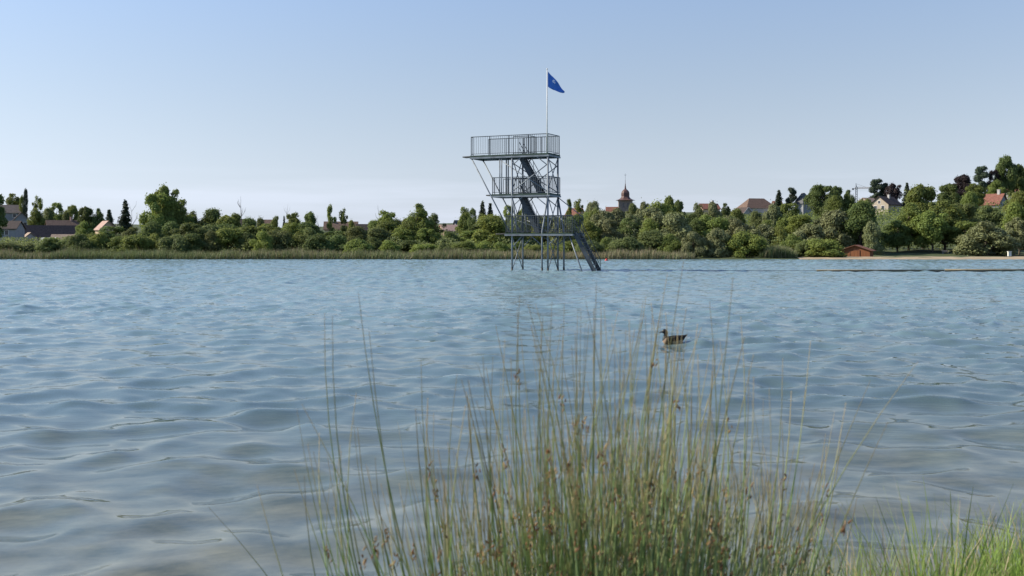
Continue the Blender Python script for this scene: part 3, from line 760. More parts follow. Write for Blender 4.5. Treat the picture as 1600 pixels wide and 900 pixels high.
def reeds():
    rng = np.random.default_rng(4)
    n = 34000
    pxr = rng.uniform(-260, 1085, n); D = rng.uniform(100.1, 103.6, n)
    x = wx(pxr, D)
    dens = .75 + .25 * np.sin(x * .35) * np.sin(x * .11 + 1)
    clump = .85 + .16 * np.sin(x * .5 + 1.2) * np.sin(x * .17) + .1 * np.sin(x * 1.9)
    right = sstep(560, 700, pxr)
    h = (rng.normal(.80, .16, n) * clump + .1 * (1 - right) * np.sin(x * .8)) * (1 - .15 * sstep(960, 1080, pxr))
    z = np.maximum(gz(pxr, D), -.3) - .02
    h = np.maximum(h + (D - 101.5) * .06, .25)
    y = D + .35 * np.sin(x * .23) + .2 * np.sin(x * .71)
    lean = rng.normal(0, .12, (n, 2)) + [.06, 0]
    v, f, t = blades(x, y, z, h, rng.uniform(.03, .06, n), lean, rng)
    # dry share of the blades is a patchy property of the stand
    dry = rng.random(n) < np.clip(.16 + .34 * right + .2 * np.sin(x * .21), .05, .75)
    mats = [grademat('reed_green', (.10, .12, .045), (.13, .165, .055), (.17, .19, .08)),
            grademat('reed_dry', (.13, .115, .065), (.25, .21, .125), (.29, .23, .15))]
    o = link('reeds', np_mesh('reeds', v, f, mats, np.repeat(dry.astype(int), 2), attrs={'t': t}))
    tag(o, 'belt of green and dry reeds along the far waterline', 'reeds', kind='stuff')
    # tall reed clump left of the beach
    n = 2600
    pxr = 1216 + rng.normal(0, 15, n).clip(-29, 29); D = rng.uniform(101.2, 103.8, n)
    hh = 1.18 * np.sqrt(np.clip(1 - ((pxr - 1216) / 34) ** 2, .15, 1)) * rng.normal(1, .1, n)
    x = wx(pxr, D); y = D + .3 * np.sin(x * .23)
    v, f, t = blades(x, y, gz(pxr, D) - .02, hh, rng.uniform(.03, .055, n), rng.normal(0, .14, (n, 2)), rng)
    o = link('reed_clump', np_mesh('reed_clump', v, f, mats, np.repeat((rng.random(n) < .12).astype(int), 2), attrs={'t': t}))
    tag(o, 'rounded clump of tall green reeds on the shore left of the sandy beach', 'reeds')
    # undergrowth filling the shade below the thicket
    n = 42000
    pxr = rng.uniform(-200, 1290, n); D = rng.uniform(104, 150, n)
    c = np.stack([wx(pxr, D), D, gz(pxr, D) + rng.uniform(0, 1.7, n) ** 1.3 * .75], -1)
    nor = rng.normal(0, .6, (n, 3)) + [0, -.3, .6]
    n3 = 52000                       # saplings and brambles filling the gaps between the shrubs
    p3 = rng.uniform(-200, 1260, n3); D3 = rng.uniform(108, 124, n3)
    top = 1.7 + .5 * np.sin(p3 * .11) * np.sin(p3 * .037 + 1) + .5 * sstep(108, 120, D3) - .9 * sstep(200, 100, p3)
    c = np.concatenate([c, np.stack([wx(p3, D3), D3, gz(p3, D3) + rng.uniform(.1, 1, n3) * top], -1)])
    nor = np.concatenate([nor, rng.normal(0, .45, (n3, 3)) + [-.35, -.35, .6]]); n += n3
    v, f = leaf_quads(c, nor, rng.uniform(.07, .16, n), rng)
    n2 = 26000
    pxr = rng.uniform(1290, 1900, n2); D = rng.uniform(122, 190, n2)
    c = np.stack([wx(pxr, D), D, gz(pxr, D) + rng.uniform(0, 1.9, n2) * .9], -1)
    v2, f2 = leaf_quads(c, rng.normal(0, .6, (n2, 3)) + [0, -.3, .6], rng.uniform(.08, .2, n2), rng)
    o = link('undergrowth', np_mesh('undergrowth', np.concatenate([v, v2]), np.concatenate([f, f2 + len(v)]), [M['olive']]))
    tag(o, 'low green undergrowth beneath the far shore trees', 'undergrowth', kind='stuff')
    n = 70000
    pxr = rng.uniform(-300, 2000, n); D = rng.uniform(150, 340, n)
    c = np.stack([wx(pxr, D), D, gz(pxr, D) + rng.uniform(0, 1, n) ** 1.5 * np.where(pxr < 260, .5, np.where(pxr < 880, .8, 1.8))], -1)
    v, f = leaf_quads(c, rng.normal(0, .6, (n, 3)) + [0, -.3, .6], rng.uniform(.15, .35, n), rng)
    o = link('hillside_scrub', np_mesh('hillside_scrub', v, f, [M['mid']]))
    tag(o, 'scrub and hedges covering the slopes behind the shore trees', 'scrub', kind='stuff')
reeds()

# ---------------------------------------------------------------- buildings
def house(name, px, ytop, D, ln, dp, hr, rot, wall, roof, label, cat='house', hip=0.0, windows=(), chimney=None, barge=None, over=.35):
    z0 = float(gz(px, D)) - .3; zt = wz(ytop, D); hw = zt - hr - z0
    t = empty(name, (wx(px, D), D, z0), R(rot))
    a, b = ln / 2, dp / 2
    mb = MB()
    mb.add([(-a,-b,0),(a,-b,0),(a,b,0),(-a,b,0),(-a,-b,hw),(a,-b,hw),(a,b,hw),(-a,b,hw)], [(0,1,5,4),(1,2,6,5),(2,3,7,6),(3,0,4,7),(3,2,1,0)])
    if hip == 0:
        g = hr - .12
        mb.add([(-a,-b,hw),(-a,b,hw),(-a,0,hw+g)], [(0,1,2)]); mb.add([(a,-b,hw),(a,b,hw),(a,0,hw+g)], [(1,0,2)])
    mb.build('wall', M[wall], t)
    rb = MB(); ao, bo = a + over, b + over; e = hr / b * over; th = .16
    if hip == 0:
        for s in (-1, 1):
            p = [(-ao, s*bo, hw - e), (ao, s*bo, hw - e), (ao, 0, hw + hr), (-ao, 0, hw + hr)]
            q = [(x, y, z - th) for x, y, z in p]
            rb.add(p + q, [(0,1,2,3),(7,6,5,4),(0,4,5,1),(1,5,6,2),(2,6,7,3),(3,7,4,0)])
    else:
        h = a - hip
        p = [(-ao,-bo,hw-e),(ao,-bo,hw-e),(ao,bo,hw-e),(-ao,bo,hw-e),(-h,0,hw+hr),(h,0,hw+hr)]
        rb.add(p, [(0,1,5,4),(1,2,5),(2,3,4,5),(3,0,4),(3,2,1,0)])
    ro = rb.build('roof', M[roof], t)
    if chimney is not None:
        cx, cy = chimney; c = MB(); zc = hw + hr * (1 - abs(cy) / b)
        c.box((cx-.3, cy-.3, zc-.8), (cx+.3, cy+.3, zc+.9)); c.box((cx-.36, cy-.36, zc+.9), (cx+.36, cy+.36, zc+1.02))
        c.build('chimney', M['white'] if wall != 'white' else M['roof_pink'], ro)
    if barge:
        c = MB()
        for s in (-1, 1): c.beam((a*barge + over*barge + .03*barge, s*bo, hw - e - .1), (a*barge + over*barge + .03*barge, 0, hw + hr - .1), .06, .3)
        c.build('bargeboard', M['white'], ro)
    for face, u, zz, ww, hh in windows:      # zz measured down from the eaves
        f = MB(); gp = MB(); zc = hw - zz
        def rect(mb_, w_, h_, off, dpth):
            if face == 'front': mb_.box((u - w_/2, -b - off, zc - h_/2), (u + w_/2, -b - off + dpth, zc + h_/2))
            elif face == 'left': mb_.box((-a - off, u - w_/2, zc - h_/2), (-a - off + dpth, u + w_/2, zc + h_/2))
            else: mb_.box((a + off - dpth, u - w_/2, zc - h_/2), (a + off, u + w_/2, zc + h_/2))
        rect(f, ww + .25, hh + .25, .05, .06); rect(gp, ww, hh, .07, .05)
        fo = f.build('window', M['frame'], t); gp.build('pane', M['glass'], fo)
    tag(t, label, cat)
    return t

W3 = [('front', -2.2, 1.2, .9, 1.2), ('front', 0, 1.2, .9, 1.2), ('front', 2.2, 1.2, .9, 1.2), ('front', -2.2, 3.6, .9, 1.2), ('front', 0, 3.6, .9, 1.2), ('front', 2.2, 3.6, .9, 1.2)]
house('house', 14, 320, 330, 6.5, 5.5, 2.4, 30, 'grey', 'roof_tan', 'grey house with tan roof highest at the left edge', windows=[('front', 1.5, 1.2, .9, 1.1)])
house('house', 33, 332, 310, 8, 5.2, 2.7, -62, 'grey', 'roof_brown', 'house with dark gable roof and pale blue-grey gable below the spire tree', windows=[('right', -1, 1.0, .9, 1.2), ('right', 1, 1.0, .9, 1.2)])
house('house', 4, 345, 262, 9, 6, 1.9, 6, 'grey', 'roof_dark', 'grey two storey house with dark roof at the left edge', windows=W3)
house('barn', 84, 352, 286, 15.8, 8.5, 3.9, 34, 'beige', 'roof_dark', 'long barn with very dark roof and beige left gable', 'barn', windows=[('left', 0, .4, .8, .9)])
house('house', 46, 363, 270, 7, 4.4, 2.0, -58, 'white', 'roof_tan', 'small house with whitish gable in front of the dark barn', windows=[('right', 0, .2, .5, .7)])
house('house', 99, 344, 296, 8.8, 5, 1.7, 32, 'white', 'roof_brown', 'long house with brown roof and white left gable above the barn', chimney=(2.2, 0))
house('house', 165, 345, 250, 3.9, 3.8, 1.9, -50, 'beige', 'roof_pink', 'house with sunlit faded pink roof left of the sparse conifer')
house('outbuilding', 102, 366, 262, 6, 4, 1.2, 15, 'beige', 'roof_tan', 'low outbuilding with tan roof right of the dark barn', 'outbuilding')
house('outbuilding', 77, 371, 255, 3.2, 2.4, .8, 10, 'white', 'pale', 'small white shed roof among the bushes below the barn', 'outbuilding')
house('house', 533, 346, 300, 9.6, 6, 2.2, 8, 'beige', 'roof_brown', 'house with long brown roof behind the two slim airy trees', chimney=(-3.5, 0))
house('house', 568, 350, 300, 4, 4, 1.6, 20, 'grey', 'roof_dark', 'dark small roof right of the long brown roof')
house('house', 380, 342, 300, 4.2, 4, 1.6, 15, 'grey', 'roof_dark', 'small dark roof right below the thin dead tree')
house('house', 418, 343, 300, 5, 4, 1.4, 10, 'grey', 'roof_brown', 'low brown roof in the thicket right of the dead tree')
house('house', 706, 351, 255, 6, 5, 1.4, 25, 'beige', 'roof_pink', 'house with low pinkish roof left of the diving tower')
house('house', 722, 344, 275, 4.2, 4.5, 2.8, 30, 'grey', 'slate', 'house with steep dark roof behind the low pinkish roof', chimney=(.8, 0))
house('house', 899, 325, 248, 3.4, 4, 1.8, -30, 'beige', 'roof_red', 'small red-brown roof just right of the tower')
house('house', 1107, 318, 320, 5.6, 5, 1.6, 10, 'beige', 'roof_red', 'house with reddish roof between church and hipped roof', chimney=(1.4, 0))
house('house', 1182, 310, 330, 10.6, 7.5, 3.1, 14, 'white', 'roof_brown', 'big house with dark brown hipped roof on the ridge', hip=2.6)
house('house', 1161, 324, 318, 6, 4.6, 2.6, -72, 'white', 'roof_dark', 'lower house with white edged gable in front of the hipped roof', barge=1)
house('house', 1214, 314, 325, 2.4, 2.4, .8, 0, 'white', 'roof_red', 'tiny white house end between hipped roof and turret')
house('house', 1384, 307, 300, 7.2, 6, 2.3, 38, 'cream', 'roof_dark', 'cream house with dark red roof and sunlit left gable',
      windows=[('left', -1.2, 1.2, .9, 1.2), ('left', 1.2, 1.2, .9, 1.2), ('left', 0, -.5, .7, .8), ('front', -.4, 1.3, 1.4, 1.1), ('front', 2.2, 1.3, .9, 1.1)], chimney=(0.6, -.6))
house('house', 1356, 309, 306, 4.2, 4.5, 1.4, 30, 'cream', 'roof_tan', 'lower wing with tan roof left of the cream house')
house('house', 1544, 303, 255, 7.4, 6, 2.6, -48, 'grey', 'roof_red', 'long red roofed house with grey right gable on the slope', chimney=(2.6, 0), windows=[('right', 0, .3, .7, .8)])
house('house', 1582, 290, 330, 5.2, 4.6, 1.7, -40, 'white', 'roof_red', 'upper red roofed white house below the highest hilltop tree', chimney=(-.8, 0), windows=[('front', 0, .8, .8, .9)])
house('house', 1600, 291, 330, 4.0, 4.6, 1.5, -40, 'white', 'roof_tan', 'pale roofed house cut by the right edge on the hill')

def lathe(mb, prof, n, z_off=0, rot=0):
    vs = [(r*math.cos(2*math.pi*k/n + rot), r*math.sin(2*math.pi*k/n + rot), z) for r, z in prof for k in range(n)]
    fs = [(i*n + k, i*n + (k+1) % n, (i+1)*n + (k+1) % n, (i+1)*n + k) for i in range(len(prof)-1) for k in range(n)]
    mb.add(vs, fs)

def church():
    D = 340; px = 977; z0 = float(gz(px, D)) - .3
    t = empty('church', (wx(px, D), D, z0), R(-4))
    Z = lambda y: wz(y, D) - z0
    a = 2.35; zt = Z(314)
    mb = MB(); mb.box((-a, -a, 0), (a, a, zt)); wo = mb.build('tower_wall', M['stone'], t)
    c = MB(); c.box((-a-.15, -a-.15, zt), (a+.15, a+.15, zt+.25)); c.build('cornice', M['stone'], t)
    for s in (-.75, .75):
        w_ = MB(); w_.box((s-.3, -a-.04, zt-2.3), (s+.3, -a+.1, zt-.8)); w_.build('belfry_opening', M['glass'], t)
    d = MB()
    prof = [(2.75*1.28, Z(313.2)), (2.2*1.2, Z(312)), (1.75*1.15, Z(310.6)), (1.6, Z(308.6)), (1.45, Z(307)), (1.5, Z(304)), (1.47, Z(301.5)), (1.3, Z(299.3)), (.95, Z(297.4)), (.5, Z(296)), (.32, Z(294.5)), (.20, Z(291)), (.08, Z(286)), (.035, Z(279))]
    lathe(d, prof, 8, rot=math.pi/8)
    d.build('dome', M['copper'], t)
    x = MB(); zc = Z(273.5); x.box((-.035, -.035, Z(280)), (.035, .035, Z(271))); x.box((-.4, -.036, zc-.04), (.4, .036, zc+.04))
    x.build('cross', M['slate'], t)
    n = MB(); zr = Z(323); n.add([(-6.5,-2,0),(-a,-2,0),(-a,4,0),(-6.5,4,0),(-6.5,-2,zr-2.2),(-a,-2,zr-2.2),(-a,4,zr-2.2),(-6.5,4,zr-2.2)], [(0,1,5,4),(2,3,7,6),(3,0,4,7)])
    n.build('nave_wall', M['stone'], t)
    n = MB(); n.add([(-6.7,-2.3,zr-2.3),(-a,-2.3,zr-2.3),(-a,1,zr),(-6.7,1,zr),(-6.7,4.3,zr-2.3),(-a,4.3,zr-2.3)], [(0,1,2,3),(3,2,5,4),(0,3,4)])
    n.build('nave_roof', M['roof_red'], t)
    tag(t, 'stone church tower with red-brown onion dome and cross', 'church')
church()

def turret():
    D = 300; px = 1255; z0 = float(gz(px, D)) - .3
    t = empty('turret_house', (wx(px, D), D, z0), R(28)); Z = lambda y: wz(y, D) - z0
    a = 1.75; mb = MB(); mb.box((-a, -a, 0), (a, a, Z(318))); mb.build('wall', M['grey'], t)
    r = MB(); b = 2.15; c = .45
    r.add([(-b,-b,Z(318.6)),(b,-b,Z(318.6)),(b,b,Z(318.6)),(-b,b,Z(318.6)),(-c,-c*.4,Z(301.5)),(c,-c*.4,Z(301.5)),(c,c*.4,Z(301.5)),(-c,c*.4,Z(301.5))],
          [(0,1,5,4),(1,2,6,5),(2,3,7,6),(3,0,4,7),(4,5,6,7),(3,2,1,0)])
    r.build('roof', M['slate'], t)
    w_ = MB(); w_.box((-.4, -a-.05, Z(325)), (.4, -a+.1, Z(320.5))); f = w_.build('window', M['frame'], t)
    g = MB(); g.box((-.3, -a-.08, Z(324.6)), (.3, -a, Z(321))); g.build('pane', M['glass'], f)
    tag(t, 'steep dark slate turret rising from the trees on the ridge', 'turret')
turret()

def crane():
    D = 350; px = 1338; z0 = float(gz(px, D)) - .3; Z = lambda y: wz(y, D) - z0
    t = empty('tower_crane', (wx(px, D), D, z0), R(-12)); mm = M['steel_dark']
    mb = MB(); h = Z(293); s = .28
    for sx_ in (-s, s):
        for sy_ in (-s, s): mb.tube([(sx_, sy_, 0), (sx_, sy_, h)], .07, 5)
    for i in range(int(h / .8)):
        z = i * .8; sg = 1 if i % 2 else -1
        for yy in (-s, s): mb.tube([(-s*sg, yy, z), (s*sg, yy, z + .8)], .04, 4)
        for xx in (-s, s): mb.tube([(xx, -s*sg, z), (xx, s*sg, z + .8)], .04, 4)
    mb.build('mast', mm, t)
    mb = MB(); mb.tube([(0, 0, h), (-.2, 0, Z(286.5))], [.2, .06], 6); mb.build('mast_head', mm, t)
    mb = MB(); zl = Z(294.5)
    mb.tube([(-1.2, -.2, zl), (4.6, -.2, zl)], .07, 5); mb.tube([(-1.2, .2, zl), (4.6, .2, zl)], .07, 5); mb.tube([(-.6, 0, zl + .5), (4.4, 0, zl + .35)], .06, 5)
    for i in range(9): mb.tube([(-.5 + i*.55, -.2, zl), (-.25 + i*.55, 0, zl + .45), (i*.55, .2, zl)], .035, 4)
    mb.build('jib', M['roof_tan'], t)
    mb = MB(); mb.tube([(-.2, 0, Z(286.8)), (3.2, 0, zl + .4)], .03, 4); mb.build('tie_bar', mm, t)
    mb = MB(); mb.box((-1.5, -.3, zl - .5), (-.8, .3, zl + .1)); mb.build('counterweight', M['grey'], t)
    tag(t, 'construction crane with short jib above the ridge trees', 'crane')
crane()

def shed():
    D = 109.5; px = 1336; z0 = float(gz(px, D)) - .02
    t = empty('boat_shed', (wx(px, D), D, z0), R(-32)); k = D / F
    Z = lambda y: wz(y, D) - z0
    a = 1.55; dp = 1.7; hw = Z(390.5); hr = Z(383.0)
    mb = MB()
    mb.add([(-a,0,-.1),(a,0,-.1),(a,0,hw),(0,0,hr-.05),(-a,0,hw),(-a,dp,-.1),(a,dp,-.1),(a,dp,hw),(0,dp,hr-.05),(-a,dp,hw)],
           [(0,1,2,3,4),(9,8,7,6,5),(1,6,7,2),(5,0,4,9)])
    mb.build('wall', M['shed'], t)
    rb = MB(); o = .3; th = .06
    sl_ = (hr - hw) / a
    for s in (-1, 1):
        p = [(s*(a+o), -.25, hw - sl_*o + .03), (s*(a+o), dp+.2, hw - sl_*o + .03), (0, dp+.2, hr + .03), (0, -.25, hr + .03)]
        q = [(x, y, z - th) for x, y, z in p]
        rb.add(p + q, [(0,1,2,3),(7,6,5,4),(0,4,5,1),(1,5,6,2),(2,6,7,3),(3,7,4,0)])
    rb.build('roof', M['shed_roof'], t)
    d = MB(); d.box((-.55, -.03, -.05), (.45, .02, hw - .05)); do = d.build('door', M['shed'], t)
    d = MB()
    for s in (-.58, .45): d.box((s, -.05, -.05), (s + .05, .03, hw - .02))
    d.box((-.58, -.045, hw - .05), (.5, .03, hw)); d.build('door_frame', M['shed_roof'], do)
    tag(t, 'orange-brown wooden boat shed on the far beach', 'shed')
shed()

def beach_bits():
    D = 110.5; px = 1577; z0 = float(gz(px, D)); t = empty('utility_cabinet', (wx(px, D), D, z0 + .05))
    mb = MB(); mb.box((-.17, -.12, 0), (.17, .12, .5)); mb.build('body', M['pale'], t)
    mb = MB(); mb.box((-.2, -.15, .5), (.2, .15, .55)); mb.build('lid', M['pale'], t)
    tag(t, 'small white cabinet on the grass behind the far beach', 'cabinet')
    p = MB(); p.tube([(0, 0, -.1), (0, 0, .36)], .05, 7); o = p.build('bollard', M['wood'], None, loc=(wx(1585, D), D, z0)); tag(o, 'short wooden post right of the white cabinet', 'post')
    for px, wd, h, lab in ((1477, .75, .45, 'pale bench back in sunlight under the park trees'), (1495, .85, .5, 'paler sunlit bench right of the other one under park trees')):
        D = 117; z0 = float(gz(px, D)); t = empty('bench', (wx(px, D), D, z0))
        mb = MB(); mb.box((-wd/2, -.2, .2), (wd/2, .1, .25)); mb.build('seat', M['cream'], t)
        mb = MB(); mb.box((-wd/2, .1, .28), (wd/2, .15, h)); mb.build('backrest', M['cream'], t)
        for s in (-1, 1):
            mb = MB(); mb.box((s*wd/2*.8 - .03, -.15, -.05), (s*wd/2*.8 + .03, .1, .2)); mb.build('leg', M['grey'], t)
        tag(t, lab, 'bench')
beach_bits()

# ---------------------------------------------------------------- diving tower
def tower():
    D0 = 63.5; th = R(24)
    t = empty('diving_tower', (wx(856, D0), D0, 0))
    U = Vector((-math.cos(th), math.sin(th), 0)); V = Vector((math.sin(th), math.cos(th), 0))
    P = lambda u, v, z: U * u + V * v + Vector((0, 0, z))
    st = M['steel']; W = 1.75
    zl, zm, zu = 2.42, 4.95, 7.52
    def slab(name, u0, u1, v0, v1, z, h, m, hole=None):
        mb = MB()
        rects = [(u0, u1, v0, v1)]
        if hole:
            a, b, c, d = hole
            rects = [(u0, a, v0, v1), (b, u1, v0, v1), (a, b, v0, c), (a, b, d, v1)]
        for a, b, c, d in rects:
            q = [P(a, c, z-h), P(b, c, z-h), P(b, d, z-h), P(a, d, z-h), P(a, c, z), P(b, c, z), P(b, d, z), P(a, d, z)]
            mb.add(q, [(0,1,2,3),(7,6,5,4),(4,5,1,0),(5,6,2,1),(6,7,3,2),(7,4,0,3)])
        o = mb.build(name, m, t)
        e = MB()      # edge channel under the deck
        for p, q in (((u0,v0),(u1,v0)),((u0,v1),(u1,v1)),((u0,v0),(u0,v1)),((u1,v0),(u1,v1))):
            e.beam(P(*p, z-h-.05), P(*q, z-h-.05), .07, .095)
        for k in range(1, 5):
            uu = u0 + (u1-u0)*k/5; e.beam(P(uu, v0, z-h-.06), P(uu, v1, z-h-.06), .05, .09)
        e.build('edge_beam', st, o)
        return o
    slab('platform', -.12, 5.5, -.05, W+.1, zu, .12, M['deck'], (1.5, 2.5, .5, 1.25))
    slab('platform', -.15, 3.95, -.05, W+.1, zm, .11, M['deck'], (1.5, 2.5, .5, 1.25))
    slab('platform', -1.75, 2.95, -.15, W+.15, zl, .09, M['deck'])
    # diving boards
    for u0, ln, z in ((5.5, .62, zu), (3.95, .45, zm), (2.95, .75, zl)):
        mb = MB()
        for a, b in ((u0 - 1.0, u0 + ln),):
            q = [P(a, .05, z+.02), P(b, .05, z-.03), P(b, .65, z-.03), P(a, .65, z+.02)]
            mb.add([p - Vector((0,0,.07)) for p in q] + q, [(0,1,2,3),(7,6,5,4),(4,5,1,0),(5,6,2,1),(6,7,3,2),(7,4,0,3)])
        mb.build('diving_board', M['wood'], t)
    # legs
    def member(name, pts, r, m=st, n=8):
        mb = MB(); mb.tube([P(*p) for p in pts], r, n); return mb.build(name, m, t, smooth=True)
    for u, v in ((2.5, 0), (2.5, W), (0, 0), (0, W)):
        member('leg', [(u, v, -1.2), (u, v, zu - .1)], .058)
    # splayed legs of the lower storey
    for u, v in ((2.5, 0), (2.5, W), (0, 0), (0, W), (.36, -.1), (-.42, W)):
        member('algae_band', [(u, v, -1.1), (u, v, .17)], .066, M['boom_dark'])
    member('leg', [(0, 0, zm - .15), (.36, -.1, zl), (.36, -.1, -1.2)], .055)
    member('leg', [(0, W, zm - .15), (-.42, W, zl), (-.42, W, -1.2)], .055)
    member('leg', [(2.5, 0, zm - .15), (2.1, 0, zl - .1)], .05)
    member('leg', [(2.5, W, zm - .15), (2.15, W, zl - .1)], .05)
    # twin posts between the middle and top platforms
    for u, v in ((3.24, 0), (3.38, 0), (3.24, 1.05), (3.38, 1.05)):
        member('post', [(u, v, zm), (u, v, zu - .1)], .04)
    for v in (0, W):
        member('strut', [(5.45, v, zu - .15), (2.6, v, zl - .05)], .045)
    B = lambda a, b, r=.032: member('brace', [a, b], r, n=6)
    # long side braces, front and back faces
    for v in (0, W):
        B((3.2, v, zu-.45), (0, v, zm+.1)); B((0, v, zu-.7), (2.5, v, zm+.15))
        B((2.5, v, zu-.75), (1.8, v, zu-.15)); B((0, v, zu-.8), (.85, v, zu-.15))
        B((2.5, v, zm-.85), (1.7, v, zm-.15)); B((0, v, zm-.85), (.9, v, zm-.15))
        B((2.5, v, zm-1.6), (0, v, zl+.1), .026)
        B((2.5, v, zl-.95), (1.75, v, zl-.15)); B((.36 if v == 0 else 0, v, zl-.85), (1.2, v, zl-.15)); B((0, v, zl-.8), (-.75, v, zl-.15))
    # end faces
    for u in (0, 2.5):
        B((u, 0, zu-.2), (u, W, zm+.2)); B((u, W, zu-.2), (u, 0, zm+.2))
        B((u, 0, zm-.2), (u, W, zl+.1)); B((u, W, zm-.2), (u, 0, zl+.1))
        B((u, 0, 0.0), (u, W, zl-.2)); B((u, W, 0.0), (u, 0, zl-.2))
    B((0, W, zm-.2), (-1.7, W, zl+1.05), .03)
    # railings
    def rail(pts, h, z, gaps=(), close=.13, post=1.3):
        mb = MB(); m_ = M['steel_dark']
        for (a, b) in zip(pts[:-1], pts[1:]):
            a = Vector(a); b = Vector(b); ln = (b - a).length
            mb.tube([P(a.x, a.y, z+h), P(b.x, b.y, z+h)], .026, 6); mb.tube([P(a.x, a.y, z+.1), P(b.x, b.y, z+.1)], .018, 6)
            n = max(2, int(ln / close)); np_ = max(1, round(ln / post))
            for k in range(n + 1):
                p = a.lerp(b, k / n); mb.tube([P(p.x, p.y, z+.1), P(p.x, p.y, z+h)], .0105, 4)
            for k in range(np_ + 1):
                p = a.lerp(b, k / np_); mb.tube([P(p.x, p.y, z), P(p.x, p.y, z+h+.01)], .027, 6)
        return mb.build('railing', m_, t)
    hU, hM, hL = 1.23, 1.08, 1.10
    rail([(5.45, 0), (0, 0)], hU, zu); rail([(0, 0), (-.08, W+.05)], hU, zu); rail([(5.0, W), (-.08, W+.05)], hU, zu); rail([(5.45, 0), (5.45, .28)], hU, zu)
    rail([(2.6, .42), (1.35, .42)], hU - .05, zu); rail([(2.6, 1.33), (1.35, 1.33)], hU - .05, zu); rail([(1.35, .42), (1.35, 1.33)], hU - .05, zu)
    rail([(3.9, 0), (-.1, 0)], hM, zm); rail([(-.1, 0), (-.12, W+.05)], hM, zm); rail([(3.9, W), (-.12, W+.05)], hM, zm); rail([(3.9, 0), (3.9, .35)], hM, zm)
    rail([(2.6, .42), (1.35, .42)], hM - .05, zm); rail([(2.6, 1.33), (1.35, 1.33)], hM - .05, zm)
    rail([(2.9, -.1), (-1.7, -.1)], hL, zl); rail([(2.9, W+.1), (-1.7, W+.1)], hL, zl); rail([(2.9, -.1), (2.9, .4)], hL, zl)
    # staircases
    def stair(u0, z0, u1, z1, v0, v1, n, both=True):
        so_ = MB()
        for v in (v0, v1): so_.beam(P(u0, v, z0), P(u1, v, z1), .05, .26)
        for k in range(n):
            f = (k + .5) / n; u = u0 + (u1-u0)*f; z = z0 + (z1-z0)*f
            q = [P(u-.13, v0, z), P(u+.13, v0, z), P(u+.13, v1, z), P(u-.13, v1, z)]
            so_.add([p - Vector((0,0,.045)) for p in q] + q, [(0,1,2,3),(7,6,5,4),(4,5,1,0),(5,6,2,1),(6,7,3,2),(7,4,0,3)])
        s = so_.build('staircase', M['steel_dark'], t)
        for v in ((v0, v1) if both else (v1,)):
            h = MB(); h.tube([P(u0, v, z0+.85), P(u1, v, z1+.85)], .022, 6); h.tube([P(u0, v, z0+.45), P(u1, v, z1+.45)], .016, 6)
            for k in range(5):
                f = k / 4; h.tube([P(u0+(u1-u0)*f, v, z0+(z1-z0)*f), P(u0+(u1-u0)*f, v, z0+(z1-z0)*f+.85)], .018, 6)
            h.build('handrail', M['steel_dark'], s)
    stair(2.25, zu, .75, zm, .55, 1.2, 11)
    stair(2.25, zm, .95, zl, .55, 1.2, 11)
    stair(-1.75, zl, -3.15, -.15, .15, 1.15, 11)
    member('stair_prop', [(-1.4, .1, zl-.1), (-2.75, -.3, -.9)], .045)
    tag(t, 'three level steel diving tower standing in the lake', 'diving tower')
    # flagpole and flag
    base = t.location + P(0.02, -.07, zu)
    f = empty('flagpole', base)
    zt = wz(109, base.y) - base.z
    mb = MB(); mb.tube([(0, 0, 0), (0, 0, zt)], [.042, .026], 8); mb.build('pole', M['pole'], f, True)
    mb = MB(); lathe(mb, [(0, zt+.10), (.04, zt+.08), (.05, zt+.04), (.03, zt)], 8); mb.build('finial', M['pole'], f)
    tag(f, 'slim pale flagpole at the corner of the top platform', 'flagpole')
    # flag: hoist edge 0.95 m, drooping to a point
    nu, nv = 26, 12; vs = []; mi = []
    for i in range(nu + 1):
        s = i / nu
        for j in range(nv + 1):
            r = j / nv
            ht = .97 * (1 - s) ** .75 + .09 * s ** .5 * (1 - .35 * s)        # remaining drop of the cloth
            top = -1.27 * s ** 1.12 * 1.0 - .07 * math.sin(s * 9) * .3
            xx = .05 + 1.06 * s - .10 * r * math.sin(s * math.pi) 
            yy = .11 * math.sin(s * 10 + r * 3.2) * s ** .5 + .05 * math.sin(s * 17 - r * 5) * s
            vs.append((xx, yy, zt - .12 + top - ht * r * .99))
    fs = []
    for i in range(nu):
        for j in range(nv):
            a = i*(nv+1) + j; fs.append((a, a+1, a+nv+2, a+nv+1))
            s = (i + .5) / nu; r = (j + .5) / nv
            d = math.hypot((s - .40) * 2.0, (r - .32) * 1.3)
            mi.append(1 if (.06 < d < .17 and (i * 2 + j) % 3) else 0)
    me = np_mesh('flag', vs, fs, [M['flag'], M['flag_white']], mi, True)
    o = link('flag', me); o.location = base; sd = o.modifiers.new('thick', 'SOLIDIFY'); sd.thickness = .006
    tag(o, 'blue flag with small white print drooping from the flagpole', 'flag')
tower()

